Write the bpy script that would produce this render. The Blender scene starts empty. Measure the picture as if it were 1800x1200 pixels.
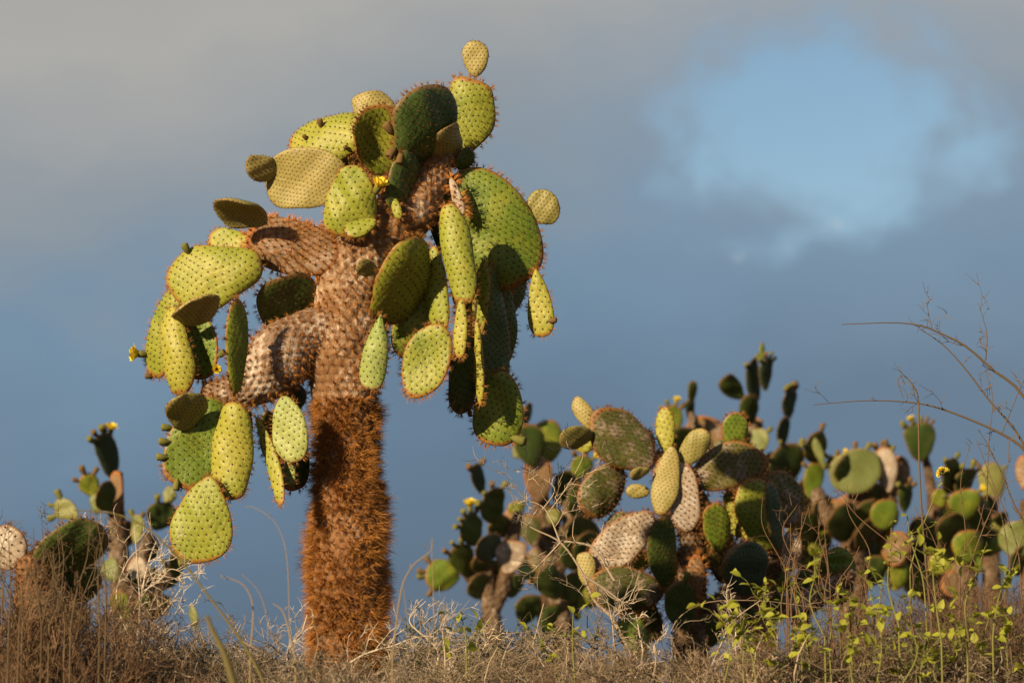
import bpy, math, random
import numpy as np
from mathutils import Vector, Matrix

rng = np.random.default_rng(7)
random.seed(7)
SC = bpy.context.scene
COL = SC.collection

# ------------------------------------------------------------------ camera
F_PX = 5000.0                      # 100 mm lens on a 36 mm sensor, 1800 px wide
PITCH = math.radians(8.53)
CAM = np.array([0.0, 0.0, -0.40])
cam_d = bpy.data.cameras.new('camera')
cam_d.lens = 100; cam_d.sensor_width = 36
cam_d.clip_end = 5000
cam_d.dof.use_dof = True
cam_d.dof.focus_distance = 11.95
cam_d.dof.aperture_fstop = 2.8
cam = bpy.data.objects.new('camera', cam_d); COL.objects.link(cam)
cam.location = CAM; cam.rotation_euler = (math.pi/2 + PITCH, 0, 0)
SC.camera = cam

# ------------------------------------------------------------------ world
SUN_AZ, SUN_EL = math.radians(223), math.radians(21)
w = bpy.data.worlds.new('World'); SC.world = w; w.use_nodes = True
nt = w.node_tree; nt.nodes.clear()
class NT:
    """tiny node helper"""
    def __init__(s, t): s.t = t
    def n(s, typ, ins=None, **kw):
        nd = s.t.nodes.new(typ)
        for k, v in kw.items(): setattr(nd, k, v)
        for k, v in (ins or {}).items():
            if isinstance(v, bpy.types.NodeSocket): s.t.links.new(v, nd.inputs[k])
            else: nd.inputs[k].default_value = v
        return nd
    def m(s, op, a, b=0.0, c=0.0, clamp=False):
        nd = s.n('ShaderNodeMath', {0: a, 1: b, 2: c}, operation=op, use_clamp=clamp); return nd.outputs[0]
    def vm(s, op, a, b=(0, 0, 0)):
        nd = s.n('ShaderNodeVectorMath', {0: a, 1: b}, operation=op); return nd
    def mix(s, f, a, b, bt='MIX'):
        nd = s.n('ShaderNodeMix', data_type='RGBA', blend_type=bt)
        for i, v in ((0, f), (6, a), (7, b)):
            if isinstance(v, bpy.types.NodeSocket): s.t.links.new(v, nd.inputs[i])
            else: nd.inputs[i].default_value = v if i == 0 else (*v[:3], 1)
        return nd.outputs[2]
    def step(s, x, a, b, lo=0.0, hi=1.0):
        nd = s.n('ShaderNodeMapRange', {0: x, 1: a, 2: b, 3: lo, 4: hi}, interpolation_type='SMOOTHSTEP'); return nd.outputs[0]
    def noise(s, vec, scale, detail=3, rough=.55, dist=0.0):
        return s.n('ShaderNodeTexNoise', {'Vector': vec, 'Scale': scale, 'Detail': detail, 'Roughness': rough, 'Distortion': dist})
    def ramp(s, x, stops):
        nd = s.n('ShaderNodeValToRGB', {0: x}); e = nd.color_ramp.elements
        while len(e) < len(stops): e.new(0.5)
        for i, (p, c) in enumerate(stops): e[i].position = p; e[i].color = (*c, 1)
        return nd.outputs[0]
N = NT(nt)
tc = N.n('ShaderNodeTexCoord'); D = tc.outputs['Generated']
sky = N.n('ShaderNodeTexSky', sky_type='NISHITA', sun_disc=False)
sky.sun_elevation = SUN_EL; sky.sun_rotation = SUN_AZ; sky.dust_density = 1.0; sky.ozone_density = 1.5
skyc = N.mix(1.0, sky.outputs[0], (.075, .079, .076), 'MULTIPLY')
sep = N.n('ShaderNodeSeparateXYZ', {0: D})
stretched = N.n('ShaderNodeMapping', {0: D, 'Scale': (1, 1, 1.7)}).outputs[0]
n1 = N.noise(stretched, 9.0, 4, .5, .3).outputs[0]
n2 = N.noise(stretched, 30.0, 4, .5, .4).outputs[0]
n3 = N.noise(stretched, 3.0, 3, .5, .2).outputs[0]
lift = N.step(sep.outputs[0], .05, -.17, 0, .040)            # cloud deck hangs lower on one side
wob = N.m('ADD', N.m('MULTIPLY', N.m('SUBTRACT', n1, .5), .085), N.m('MULTIPLY', N.m('SUBTRACT', n2, .5), .022))
z = N.m('ADD', N.m('ADD', sep.outputs[2], lift), wob)
cloud = N.ramp(z, [(0.0, (.074, .106, .148)), (.06, (.078, .113, .156)), (.13, (.092, .143, .204)), (.185, (.122, .190, .262)),
                   (.225, (.180, .213, .243)), (.285, (.296, .288, .268)), (.42, (.225, .225, .225)), (1.0, (.19, .197, .21))])
cloud = N.mix(N.step(n3, .35, .7, 0, .22), cloud, (.20, .22, .24))
gdir = Vector(((1455-900)/F_PX, math.cos(PITCH) - math.sin(PITCH)*(600-225)/F_PX, math.sin(PITCH) + math.cos(PITCH)*(600-225)/F_PX)).normalized()
dv = N.vm('SUBTRACT', D, tuple(gdir)).outputs[0]
dvs = N.vm('MULTIPLY', dv, (.80, 1, 1.05)).outputs[0]
dist = N.vm('LENGTH', dvs).outputs['Value']
dist = N.m('ADD', dist, N.m('ADD', N.m('MULTIPLY', N.m('SUBTRACT', N.noise(D, 22, 3, .5, .5).outputs[0], .5), .055), N.m('MULTIPLY', N.m('SUBTRACT', n2, .5), .03)))
gap = N.step(dist, .052, .022)
far = N.step(dist, .10, .03, 0, .45)
cloud = N.mix(far, cloud, (.145, .220, .305))
col = N.mix(gap, cloud, skyc)
puff = N.m('MULTIPLY', N.step(N.noise(D, 60, 2, .5).outputs[0], .66, .76), N.m('MULTIPLY', N.step(dist, .055, .04), N.step(dist, .02, .035)))
col = N.mix(N.m('MULTIPLY', puff, .45), col, (.32, .36, .40))
bg = N.n('ShaderNodeBackground', {0: col, 1: .785})
out = N.n('ShaderNodeOutputWorld', {0: bg.outputs[0]})

# ------------------------------------------------------------------ sun, exposure
sd = bpy.data.lights.new('sun', 'SUN'); sd.energy = 5.0; sd.angle = math.radians(.53); sd.color = (1.0, .78, .47)
sun = bpy.data.objects.new('sun', sd); COL.objects.link(sun)
SV = Vector((math.sin(SUN_AZ)*math.cos(SUN_EL), math.cos(SUN_AZ)*math.cos(SUN_EL), math.sin(SUN_EL)))
sun.rotation_euler = SV.to_track_quat('Z', 'Y').to_euler(); sun.location = SV*60
SC.view_settings.view_transform = 'Standard'; SC.view_settings.look = 'None'
SC.view_settings.gamma = 1; SC.view_settings.use_curve_mapping = False
SC.view_settings.exposure = 0.90

# ------------------------------------------------------------------ geometry helpers
RIGHT = np.array([1., 0, 0]); FWD = np.array([0, math.cos(PITCH), math.sin(PITCH)]); UP = np.array([0, -math.sin(PITCH), math.cos(PITCH)])
def ray(px, py): return RIGHT*((px-900)/F_PX) + UP*((600-py)/F_PX) + FWD
def at(px, py, Y):
    """the point of the place that lies Y metres out along the view, seen at photograph pixel px, py"""
    d = ray(px, py); return CAM + d*(Y/d[1])
def sm(a, b, x):
    t = np.clip((x-a)/(b-a), 0, 1); return t*t*(3-2*t)
def ground_z(x, y):
    x = np.asarray(x, float); y = np.asarray(y, float)
    zz = np.where(y < 11.5, -.155*(11.5-np.maximum(y, -3)), -.012*(np.minimum(y, 60)-11.5))
    zz = zz - .15*np.exp(-((y-12.5)/6)**4) + .46*sm(.7, 2.6, x)*np.exp(-((y-13.5)/4.5)**2) + .24*sm(-1.0, -2.4, x)*np.exp(-((y-11)/4)**2)
    return zz + .03*np.sin(x*2.1+.5)*np.cos(y*1.7) + .015*np.sin(x*5.3+y*3.1)
def link(o): COL.objects.link(o); return o
def np_mesh(name, V, T=None, Q=None, mats=(), uv=None, attrs=None, smooth=False, mi=None):
    me = bpy.data.meshes.new(name)
    V = np.asarray(V, np.float32)
    loops, starts, n = [], [], 0
    if T is not None and len(T): T = np.asarray(T, np.int32); loops.append(T.ravel()); starts.append(np.arange(len(T))*3); n = len(T)*3
    if Q is not None and len(Q): Q = np.asarray(Q, np.int32); loops.append(Q.ravel()); starts.append(n+np.arange(len(Q))*4)
    L = np.concatenate(loops).astype(np.int32); S = np.concatenate(starts).astype(np.int32)
    me.vertices.add(len(V)); me.vertices.foreach_set('co', V.ravel())
    me.loops.add(len(L)); me.loops.foreach_set('vertex_index', L)
    me.polygons.add(len(S)); me.polygons.foreach_set('loop_start', S)
    if uv is not None:
        u = me.uv_layers.new(name='UVMap'); u.data.foreach_set('uv', np.asarray(uv, np.float32)[L].ravel())
    for k, a in (attrs or {}).items():
        at_ = me.attributes.new(k, 'FLOAT', 'POINT'); at_.data.foreach_set('value', np.asarray(a, np.float32))
    for m_ in mats: me.materials.append(m_)
    if mi is not None: me.polygons.foreach_set('material_index', np.asarray(mi, np.int32))
    me.polygons.foreach_set('use_smooth', np.full(len(S), smooth))
    me.update(calc_edges=True); me.validate()
    return me
WM = {}                                             # world matrices by object name
def put(name, me, parent=None, M=None, kind=None, label=None):
    o = link(bpy.data.objects.new(name, me)); M = M or Matrix.Identity(4)
    if parent is not None:
        o.parent = parent; o.matrix_basis = WM[parent.name].inverted() @ M
    else: o.matrix_basis = M
    WM[o.name] = M.copy()
    if kind: o['kind'] = kind
    if label: o['label'] = label
    return o
def thing(name, label, cat, loc, group=None):
    o = put(name, None, None, Matrix.Translation(Vector(loc))); o['label'] = label; o['category'] = cat
    if group: o['group'] = group
    return o
def frame(o, x, y, z):
    M = Matrix.Identity(4)
    for i, a in enumerate((x, y, z)):
        for j in range(3): M[j][i] = a[j]
    for j in range(3): M[j][3] = o[j]
    return M
def unit(v): v = np.asarray(v, float); return v/np.maximum(np.linalg.norm(v, axis=-1, keepdims=True), 1e-9)

def spine_geo(P, NRM, n, lmin, lmax, spread, rad, r, droop=0.0):
    """n thin three sided spines from every point, spread about its normal"""
    P = np.repeat(P, n, 0); Nn = np.repeat(NRM, n, 0)
    d = unit(Nn + spread*unit(r.normal(size=Nn.shape))*r.random((len(Nn), 1))**.5)
    if droop: d[:, 2] -= droop*r.random(len(d)); d = unit(d)
    ln = (lmin + (lmax-lmin)*r.random(len(d))**1.4)[:, None]
    a = unit(np.cross(d, r.normal(size=d.shape))); b = np.cross(d, a)
    rd = rad*(.75+.5*r.random((len(d), 1)))
    base = P - d*.002
    V = np.stack([base+a*rd, base-a*rd*.5+b*rd*.87, base-a*rd*.5-b*rd*.87, P+d*ln], 1).reshape(-1, 3)
    i = np.arange(len(d))[:, None]*4
    T = np.concatenate([i+[0, 1, 3], i+[1, 2, 3], i+[2, 0, 3]])
    return V, T
def dome_geo(P, NRM, rad, h, r):
    """small cushion (areole) at every point"""
    a = unit(np.cross(NRM, r.normal(size=NRM.shape))); b = np.cross(NRM, a)
    vs = [P-NRM*.001+rad*(a*math.cos(t)+b*math.sin(t)) for t in np.arange(6)*math.pi/3]
    V = np.stack(vs+[P+NRM*h], 1).reshape(-1, 3)
    i = np.arange(len(P))[:, None]*7
    T = np.concatenate([i+[k, (k+1) % 6, 6] for k in range(6)])
    return V, T
def join_geo(parts):
    Vs, Ts, k, sl = [], [], 0, []
    for j, (V, T) in enumerate(parts): Vs.append(V); Ts.append(T+k); k += len(V); sl.append(np.full(len(T), j))
    return np.concatenate(Vs), np.concatenate(Ts), np.concatenate(sl)
def tubes(polys, sides=4):
    """polys: list of (points, radii) -> one mesh geometry"""
    Vs, Qs, Ts, k = [], [], [], 0
    ang = np.arange(sides)*2*math.pi/sides
    for P, R in polys:
        P = np.asarray(P, float); n = len(P); t = unit(np.gradient(P, axis=0))
        ref = np.array([.3, .9, .2]) if abs(t[0] @ np.array([.3, .9, .2])) < .9 else np.array([1., 0, 0])
        a = unit(np.cross(t, ref)); b = np.cross(t, a)
        ring = P[:, None] + np.asarray(R)[:, None, None]*(a[:, None]*np.cos(ang)[None, :, None] + b[:, None]*np.sin(ang)[None, :, None])
        Vs.append(ring.reshape(-1, 3))
        i = (np.arange(n-1)[:, None]*sides + np.arange(sides)[None]).ravel(); j = (np.arange(n-1)[:, None]*sides + (np.arange(sides)[None]+1) % sides).ravel()
        Qs.append(np.stack([i, j, j+sides, i+sides], 1)+k); k += n*sides
    return np.concatenate(Vs), np.concatenate(Qs)
def smooth_line(P, n):
    """catmull-rom through the rows of P"""
    P = np.asarray(P, float); Q = np.vstack([2*P[0]-P[1], P, 2*P[-1]-P[-2]]); out = []
    t = np.linspace(0, len(P)-1-1e-6, n); i = t.astype(int); f = (t-i)[:, None]
    p0, p1, p2, p3 = Q[i], Q[i+1], Q[i+2], Q[i+3]
    return .5*((2*p1)+(p2-p0)*f+(2*p0-5*p1+4*p2-p3)*f*f+(3*p1-p0-3*p2+p3)*f**3)

# ------------------------------------------------------------------ materials
def new_mat(name):
    m = bpy.data.materials.new(name); m.use_nodes = True; m.node_tree.nodes.clear(); return m, NT(m.node_tree)
def finish(N, col, rough=.6, bump=None, bstr=.3, bdist=.01, spec=.3, trans=0.0):
    ins = {'Base Color': col, 'Roughness': rough, 'Specular IOR Level': spec}
    if bump is not None: ins['Normal'] = N.n('ShaderNodeBump', {'Height': bump, 'Strength': bstr, 'Distance': bdist}).outputs[0]
    b = N.n('ShaderNodeBsdfPrincipled', ins).outputs[0]
    if trans:
        tr = N.n('ShaderNodeBsdfTranslucent', {0: col}).outputs[0]
        b = N.n('ShaderNodeMixShader', {0: trans, 1: b, 2: tr}).outputs[0]
    N.n('ShaderNodeOutputMaterial', {0: b})
def hexd(N, uv):
    """distance to the nearest areole of the hexagonal lattice in the uv map (0 at the areole)"""
    s = N.n('ShaderNodeSeparateXYZ', {0: uv}); ds = []
    for ou, ov in ((.5, .5), (0, 0)):
        a = N.m('SUBTRACT', N.m('FRACT', N.m('ADD', s.outputs[0], ou)), .5)
        b = N.m('MULTIPLY', N.m('SUBTRACT', N.m('FRACT', N.m('ADD', N.m('MULTIPLY', s.outputs[1], 1/1.732), ov)), .5), 1.732)
        ds.append(N.m('SQRT', N.m('ADD', N.m('MULTIPLY', a, a), N.m('MULTIPLY', b, b))))
    return N.m('MINIMUM', ds[0], ds[1])
def pad_mat(name, ca, cb, rim, cork, cork_amt, areole, base_cork=.25, rim_w=.90, tub=.30, rough=.5):
    m, N = new_mat(name)
    uv = N.n('ShaderNodeUVMap').outputs[0]; ob = N.n('ShaderNodeTexCoord').outputs['Object']
    oi = N.n('ShaderNodeObjectInfo').outputs['Random']
    off = N.vm('ADD', ob, N.n('ShaderNodeCombineXYZ', {0: N.m('MULTIPLY', oi, 37.0), 1: N.m('MULTIPLY', oi, 11.0)}).outputs[0]).outputs[0]
    d = hexd(N, uv)
    nA = N.noise(off, 7, 3, .6).outputs[0]; nB = N.noise(off, 24, 4, .65).outputs[0]; nC = N.noise(off, 90, 3, .6).outputs[0]
    c = N.mix(N.step(N.m('ADD', nA, N.m('MULTIPLY', N.m('SUBTRACT', oi, .5), .45)), .32, .70), ca, cb)
    c = N.mix(N.step(nB, .3, .75, 0, .35), c, tuple(x*.62 for x in ca))
    # scurf, cork and scars
    al = N.n('ShaderNodeAttribute', attribute_name='along').outputs['Fac']
    rm = N.n('ShaderNodeAttribute', attribute_name='rim').outputs['Fac']
    ck = N.m('ADD', N.m('MULTIPLY', N.m('SUBTRACT', nB, .5), 1.6), N.m('MULTIPLY', N.m('SUBTRACT', nA, .5), 1.3))
    ck = N.m('ADD', N.m('ADD', ck, cork_amt), N.step(al, .28, 0, 0, base_cork))
    fk = N.step(ck, .18, .5)
    ckc = N.mix(N.step(nC, .35, .65), cork, tuple(x*.55 for x in cork))
    c = N.mix(N.m('MULTIPLY', fk, .9), c, ckc)
    # scattered rusty scars
    sc = N.noise(off, 55, 2, .5, .8).outputs[0]
    c = N.mix(N.m('MULTIPLY', N.step(sc, .64, .74), N.step(nA, .42, .62, 0, .75)), c, tuple(x*.8 for x in cork))
    # brown rim
    rf = N.step(N.m('ADD', N.m('ADD', rm, N.step(al, .72, 1.0, 0, .07)), N.m('MULTIPLY', N.m('SUBTRACT', nB, .5), .22)), rim_w, rim_w+.10, 0, .85)
    c = N.mix(rf, c, rim)
    # areole cushions
    c = N.mix(N.step(d, .17, .07, 0, .9), c, areole)
    wr = N.noise(N.n('ShaderNodeMapping', {0: off, 'Scale': (1, .45, 1)}).outputs[0], 38, 3, .55, 1.2).outputs[0]      # lengthwise wrinkles of a dry season
    hgt = N.m('ADD', N.m('MULTIPLY', N.step(d, .50, .05), .55), N.m('MULTIPLY', wr, 2.4))
    hgt = N.m('ADD', hgt, N.m('MULTIPLY', N.m('MULTIPLY', nC, fk), .8))
    finish(N, c, rough, hgt, tub, .007, .3)
    return m
BROWN = (.22, .085, .022)
M_GREEN = pad_mat('pad_green', (.098, .146, .013), (.205, .212, .022), BROWN, (.21, .13, .055), -.18, (.03, .016, .008))
M_BRIGHT = pad_mat('pad_yellow_green', (.190, .212, .024), (.265, .245, .034), (.25, .11, .025), (.22, .13, .045), -.22, (.032, .016, .007), rim_w=.91)
M_PALE = pad_mat('pad_pale_green', (.17, .225, .052), (.26, .285, .085), (.22, .14, .05), (.24, .2, .12), -.30, (.03, .018, .01), rim_w=.94)
M_FAR = pad_mat('pad_dull_green', (.105, .125, .032), (.165, .165, .048), (.20, .14, .06), (.25, .2, .12), -.30, (.03, .018, .01), rim_w=.95)
M_YOUNG = pad_mat('pad_young', (.185, .165, .045), (.26, .21, .068), (.18, .11, .04), (.3, .22, .1), -.5, (.055, .028, .010), base_cork=.1, rim_w=.96, tub=.22)
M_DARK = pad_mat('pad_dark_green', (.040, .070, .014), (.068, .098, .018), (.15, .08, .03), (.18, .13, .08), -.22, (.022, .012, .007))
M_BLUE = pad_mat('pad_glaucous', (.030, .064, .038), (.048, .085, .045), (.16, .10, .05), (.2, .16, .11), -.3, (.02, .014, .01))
M_OLDG = pad_mat('pad_old_green', (.058, .066, .016), (.105, .095, .022), (.18, .075, .018), (.25, .19, .15), .20, (.06, .025, .01), base_cork=.5, rim_w=.86)
M_OLD = pad_mat('pad_old_cork', (.14, .085, .035), (.22, .13, .065), (.25, .09, .02), (.34, .25, .19), .20, (.10, .035, .012), base_cork=.2, rim_w=.84, rough=.8)
M_WHITE = pad_mat('pad_white_cork', (.22, .165, .12), (.34, .27, .21), (.20, .085, .025), (.50, .43, .37), .26, (.14, .06, .03), base_cork=.1, rim_w=.88, rough=.8)
def spine_mat(name, ca, cb, trans=.0):
    m, N = new_mat(name)
    r = N.n('ShaderNodeNewGeometry').outputs['Random Per Island']
    ob = N.n('ShaderNodeTexCoord').outputs['Object']
    c = N.mix(N.m('ADD', N.m('MULTIPLY', r, .65), N.m('MULTIPLY', N.noise(ob, 9, 2).outputs[0], .35)), ca, cb)
    finish(N, c, .6, spec=.15, trans=trans); return m
M_SP_DARK = spine_mat('spine_dark', (.030, .014, .007), (.13, .055, .016))
M_SP_RUST = spine_mat('spine_rust', (.30, .095, .016), (.86, .41, .115), .25)
M_SP_FUR = spine_mat('spine_fur', (.11, .038, .008), (.70, .32, .085), .18)
M_SP_RIM = spine_mat('spine_rim', (.10, .042, .012), (.44, .20, .06))
M_SP_TUFT = spine_mat('spine_tuft', (.20, .065, .012), (.68, .32, .095), .15)
M_SP_BROWN = spine_mat('spine_brown', (.07, .03, .010), (.26, .115, .035))
M_CUSH = spine_mat('areole_cushion', (.026, .013, .007), (.06, .03, .012))
def bark_mat(name, ca, cb, cork, amt):
    m, N = new_mat(name)
    uv = N.n('ShaderNodeUVMap').outputs[0]; ob = N.n('ShaderNodeTexCoord').outputs['Object']
    d = hexd(N, uv)
    nA = N.noise(ob, 6, 4, .6).outputs[0]; nB = N.noise(ob, 40, 4, .65, .5).outputs[0]
    st = N.noise(N.n('ShaderNodeMapping', {0: ob, 'Scale': (1, 1, .3)}).outputs[0], 70, 3, .6, .6).outputs[0]
    c = N.mix(N.step(nA, .35, .65), ca, cb)
    c = N.mix(N.step(N.m('ADD', N.m('ADD', N.m('MULTIPLY', nB, .6), N.m('MULTIPLY', nA, .6)), amt), .55, .75), c, cork)
    c = N.mix(N.step(st, .55, .75, 0, .6), c, tuple(x*.3 for x in ca))
    c = N.mix(N.step(d, .24, .08, 0, .75), c, (.17, .06, .015))
    h = N.m('ADD', N.m('MULTIPLY', N.step(d, .5, .1), .8), N.m('ADD', st, nB))
    finish(N, c, .85, h, .6, .015, .15); return m
M_BARK_LOW = bark_mat('bark_lower', (.13, .06, .026), (.22, .11, .05), (.32, .27, .24), -.10)
M_BARK_UP = bark_mat('bark_upper', (.16, .085, .042), (.27, .16, .09), (.44, .36, .29), -.02)
M_BARK_GREY = bark_mat('bark_grey', (.13, .075, .045), (.25, .17, .12), (.42, .36, .31), .0)
def plain_mat(name, ca, cb, scale=14, rough=.8, trans=0.0, spec=.2):
    m, N = new_mat(name)
    ob = N.n('ShaderNodeTexCoord').outputs['Object']
    r = N.n('ShaderNodeNewGeometry').outputs['Random Per Island']; oi = N.n('ShaderNodeObjectInfo').outputs['Random']
    f = N.m('ADD', N.m('MULTIPLY', r, .5), N.m('ADD', N.m('MULTIPLY', N.noise(ob, scale, 3).outputs[0], .35), N.m('MULTIPLY', oi, .15)))
    finish(N, N.mix(f, ca, cb), rough, spec=spec, trans=trans); return m
M_BUD = plain_mat('bud_green', (.07, .085, .02), (.16, .14, .03), 60)
M_BUDB = plain_mat('bud_brown', (.06, .035, .014), (.17, .10, .035), 60)
M_PETAL = plain_mat('petal_yellow', (.62, .46, .02), (.80, .66, .08), 40, .6, .25)
M_TWIG_BROWN = plain_mat('twig_brown', (.045, .026, .016), (.185, .11, .062), 5)
M_TWIG_GREY = plain_mat('twig_grey', (.06, .044, .030), (.25, .185, .125), 5)
M_TWIG_PALE = plain_mat('twig_pale', (.12, .09, .065), (.43, .34, .25), 5)
M_TWIG_WHITE = plain_mat('twig_white', (.24, .19, .14), (.56, .47, .37), 5)
M_TWIG_DARK = plain_mat('twig_dark', (.05, .034, .02), (.14, .095, .05), 5)
M_STEM_GREEN = plain_mat('stem_green', (.10, .10, .03), (.20, .19, .055), 5)
M_STALK = plain_mat('stalk_olive', (.06, .05, .022), (.16, .13, .04), 3)
M_LEAF = plain_mat('leaf_green', (.10, .15, .015), (.42, .40, .05), 8, .5, .35)
M_LEAF_DRY = plain_mat('leaf_dry', (.06, .05, .022), (.21, .17, .085), 8, .8, .2)
M_LEAF_OLIVE = plain_mat('leaf_olive', (.07, .085, .02), (.20, .20, .06), 8, .7, .25)
M_STRAW = plain_mat('straw', (.16, .11, .06), (.34, .25, .14), 6, .8, .1)

# ------------------------------------------------------------------ ground
gx = np.concatenate([np.linspace(-1500, -8, 22), np.linspace(-7, 7, 90), np.linspace(8, 1500, 22)])
gy = np.concatenate([np.linspace(-60, 5.5, 16), np.linspace(6, 20, 90), np.linspace(20.5, 40, 30), np.linspace(45, 3000, 24)])
GX, GY = np.meshgrid(gx, gy); GZ = ground_z(GX, GY)
GV = np.stack([GX, GY, GZ], -1).reshape(-1, 3); c_ = len(gx)
ii = (np.arange(len(gy)-1)[:, None]*c_ + np.arange(c_-1)[None]).ravel()
m, N = new_mat('dry_soil'); ob = N.n('ShaderNodeTexCoord').outputs['Object']
na = N.noise(ob, 1.5, 4).outputs[0]; nb = N.noise(ob, 30, 5, .7).outputs[0]
finish(N, N.mix(N.step(N.m('ADD', N.m('MULTIPLY', na, .5), N.m('MULTIPLY', nb, .5)), .35, .65), (.05, .034, .022), (.13, .09, .055)), .95, nb, .8, .04, .1)
g = put('ground', np_mesh('ground', GV, Q=np.stack([ii, ii+1, ii+c_+1, ii+c_], 1), mats=[m], smooth=True), kind='structure')

# ------------------------------------------------------------------ cactus parts
class Pad:
    def __init__(s, L, W, seed, T=None, k=.16, p=.84, bn=.22, kl=0., kw=0., tw=0., wave=.05, spacing=.029):
        s.L, s.W, s.k, s.p, s.bn, s.kl, s.kw, s.tw, s.wave, s.sp = L, W, k, p, bn, kl or 1e-4, kw or 1e-4, tw, wave, spacing
        s.T = T or (.018 + .07*min(L, W)); s.r = np.random.default_rng(seed)
        s.ph = s.r.random(8)*6.28; s.am = s.r.normal(size=3)*np.array([.05, .04, .02]); s.lat = s.r.normal()*.12
        th = np.linspace(0, 2*math.pi, 361)[:-1]; s.ox, s.oy = s.outline(th)
        a = np.arctan2(s.oy-L*.5, s.ox); o = np.argsort(a); s.ta = a[o]; s.tr = np.hypot(s.ox, s.oy-L*.5)[o]
    def outline(s, th):
        ph = th - s.k*np.sin(th)
        x = s.W/2*np.sign(np.sin(ph))*np.abs(np.sin(ph))**s.p
        y = s.L*(.5-.5*np.cos(th))
        x = x*(1-s.bn*np.exp(-y/s.L*5))*(1 + s.am[0]*np.sin(2*th+s.ph[0]) + s.am[1]*np.sin(3*th+s.ph[1]) + s.am[2]*np.sin(6*th+s.ph[2]))
        y = y*(1 + s.am[1]*.5*np.sin(3*th+s.ph[3])*(y/s.L))
        return x, y
    def rfrac(s, x, y):
        a = np.arctan2(y-s.L*.5, x); return np.hypot(x, y-s.L*.5)/np.interp(a, s.ta, s.tr, period=2*math.pi)
    def zed(s, x, y, r, side):
        z_ = side*s.T/2*np.sqrt(np.clip(1-np.clip(r, 0, 1)**3.2, 0, 1))*(1+.35*np.exp(-y/s.L*6))
        q = 6.28/max(s.L, s.W)
        und = np.sin(q*x*1.3+s.ph[4])*np.cos(q*y*1.1+s.ph[5]) + .5*np.sin(q*2.3*x+s.ph[6]+q*y*1.9)
        return z_ + (s.wave+.02)*min(s.L, s.W)*.30*und
    def deform(s, P):
        x, y, z_ = P[:, 0].copy(), P[:, 1].copy(), P[:, 2].copy()
        k = s.kw/(s.W/2); R = 1/k; ph = x*k; x, z_ = (R-z_)*np.sin(ph), R-(R-z_)*np.cos(ph)
        k = s.kl/s.L; R = 1/k; ph = y*k; y, z_ = (R-z_)*np.sin(ph), R-(R-z_)*np.cos(ph)
        ty, tz = R*math.sin(s.kl), R-R*math.cos(s.kl); l = math.hypot(ty, tz); c, sn = ty/l, tz/l
        y, z_ = (y*c+z_*sn)*s.L/l, (-y*sn+z_*c)*s.L/l
        a = s.tw*(y/s.L-.0); x, z_ = x*np.cos(a)-z_*np.sin(a), x*np.sin(a)+z_*np.cos(a)
        return np.stack([x, y, z_], 1)
    def warp(s, q): return .012*np.stack([np.sin(q[:, 1]*19+s.ph[0])+.6*np.sin(q[:, 0]*27+s.ph[2]), np.sin(q[:, 0]*21+s.ph[1])+.6*np.sin(q[:, 1]*29+s.ph[3])], 1)*min(1, s.sp/.03)
    def uvmap(s, q):
        p_ = (q + s.warp(q))/s.sp; c, sn = math.cos(s.lat), math.sin(s.lat)
        return np.stack([p_[:, 0]*c-p_[:, 1]*sn, p_[:, 0]*sn+p_[:, 1]*c], 1)
    def mesh(s, name, mat, nt_=56):
        rs = np.array([.14, .3, .46, .6, .72, .82, .90, .955, .988]); th = np.arange(nt_)/nt_*2*math.pi
        x0, y0 = s.outline(th); cy = s.L*.5; V, RA = [], []
        for side in (1, -1):
            for r in rs:
                x, y = x0*r, cy+(y0-cy)*r; V.append(np.stack([x, y, s.zed(x, y, np.full(nt_, r), side)], 1)); RA.append(np.full(nt_, r))
        V.append(np.stack([x0, y0, s.zed(x0, y0, np.ones(nt_), 0)], 1)); RA.append(np.ones(nt_))
        for side in (1, -1): V.append(np.stack([[0], [cy], s.zed(np.zeros(1), np.full(1, cy), np.zeros(1), side)], 1)); RA.append(np.zeros(1))
        V = np.concatenate(V); RA = np.concatenate(RA); nr = len(rs); rim = 2*nr*nt_; ct, cb = rim+nt_, rim+nt_+1
        j = np.arange(nt_); j2 = (j+1) % nt_; Q, T = [], []
        for si in (0, 1):
            o = si*nr*nt_
            rows = [o+k*nt_ for k in range(nr)]+[rim]
            for a, b in zip(rows[:-1], rows[1:]):
                q = np.stack([a+j, b+j, b+j2, a+j2], 1); Q.append(q if si == 0 else q[:, ::-1])
            t = np.stack([np.full(nt_, ct if si == 0 else cb), rows[0]+j, rows[0]+j2], 1); T.append(t if si == 0 else t[:, ::-1])
        me = np_mesh(name, s.deform(V), np.concatenate(T)[:, ::-1], np.concatenate(Q)[:, ::-1], [mat], s.uvmap(V[:, :2]), {'rim': RA, 'along': V[:, 1]/s.L}, True)
        return me
    def areoles(s):
        n = int(1.3*max(s.L, s.W)/s.sp)+3; I, J = np.meshgrid(np.arange(-n, n), np.arange(-n, n))
        A = np.concatenate([np.stack([I.ravel(), J.ravel()*1.732], 1), np.stack([I.ravel()+.5, (J.ravel()+.5)*1.732], 1)])
        c, sn = math.cos(-s.lat), math.sin(-s.lat); q = np.stack([A[:, 0]*c-A[:, 1]*sn, A[:, 0]*sn+A[:, 1]*c], 1)*s.sp
        p_ = q.copy()
        for _ in range(6): p_ = q - s.warp(p_)
        r = s.rfrac(p_[:, 0], p_[:, 1]); ok = r < .95
        return p_[ok], r[ok]
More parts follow.
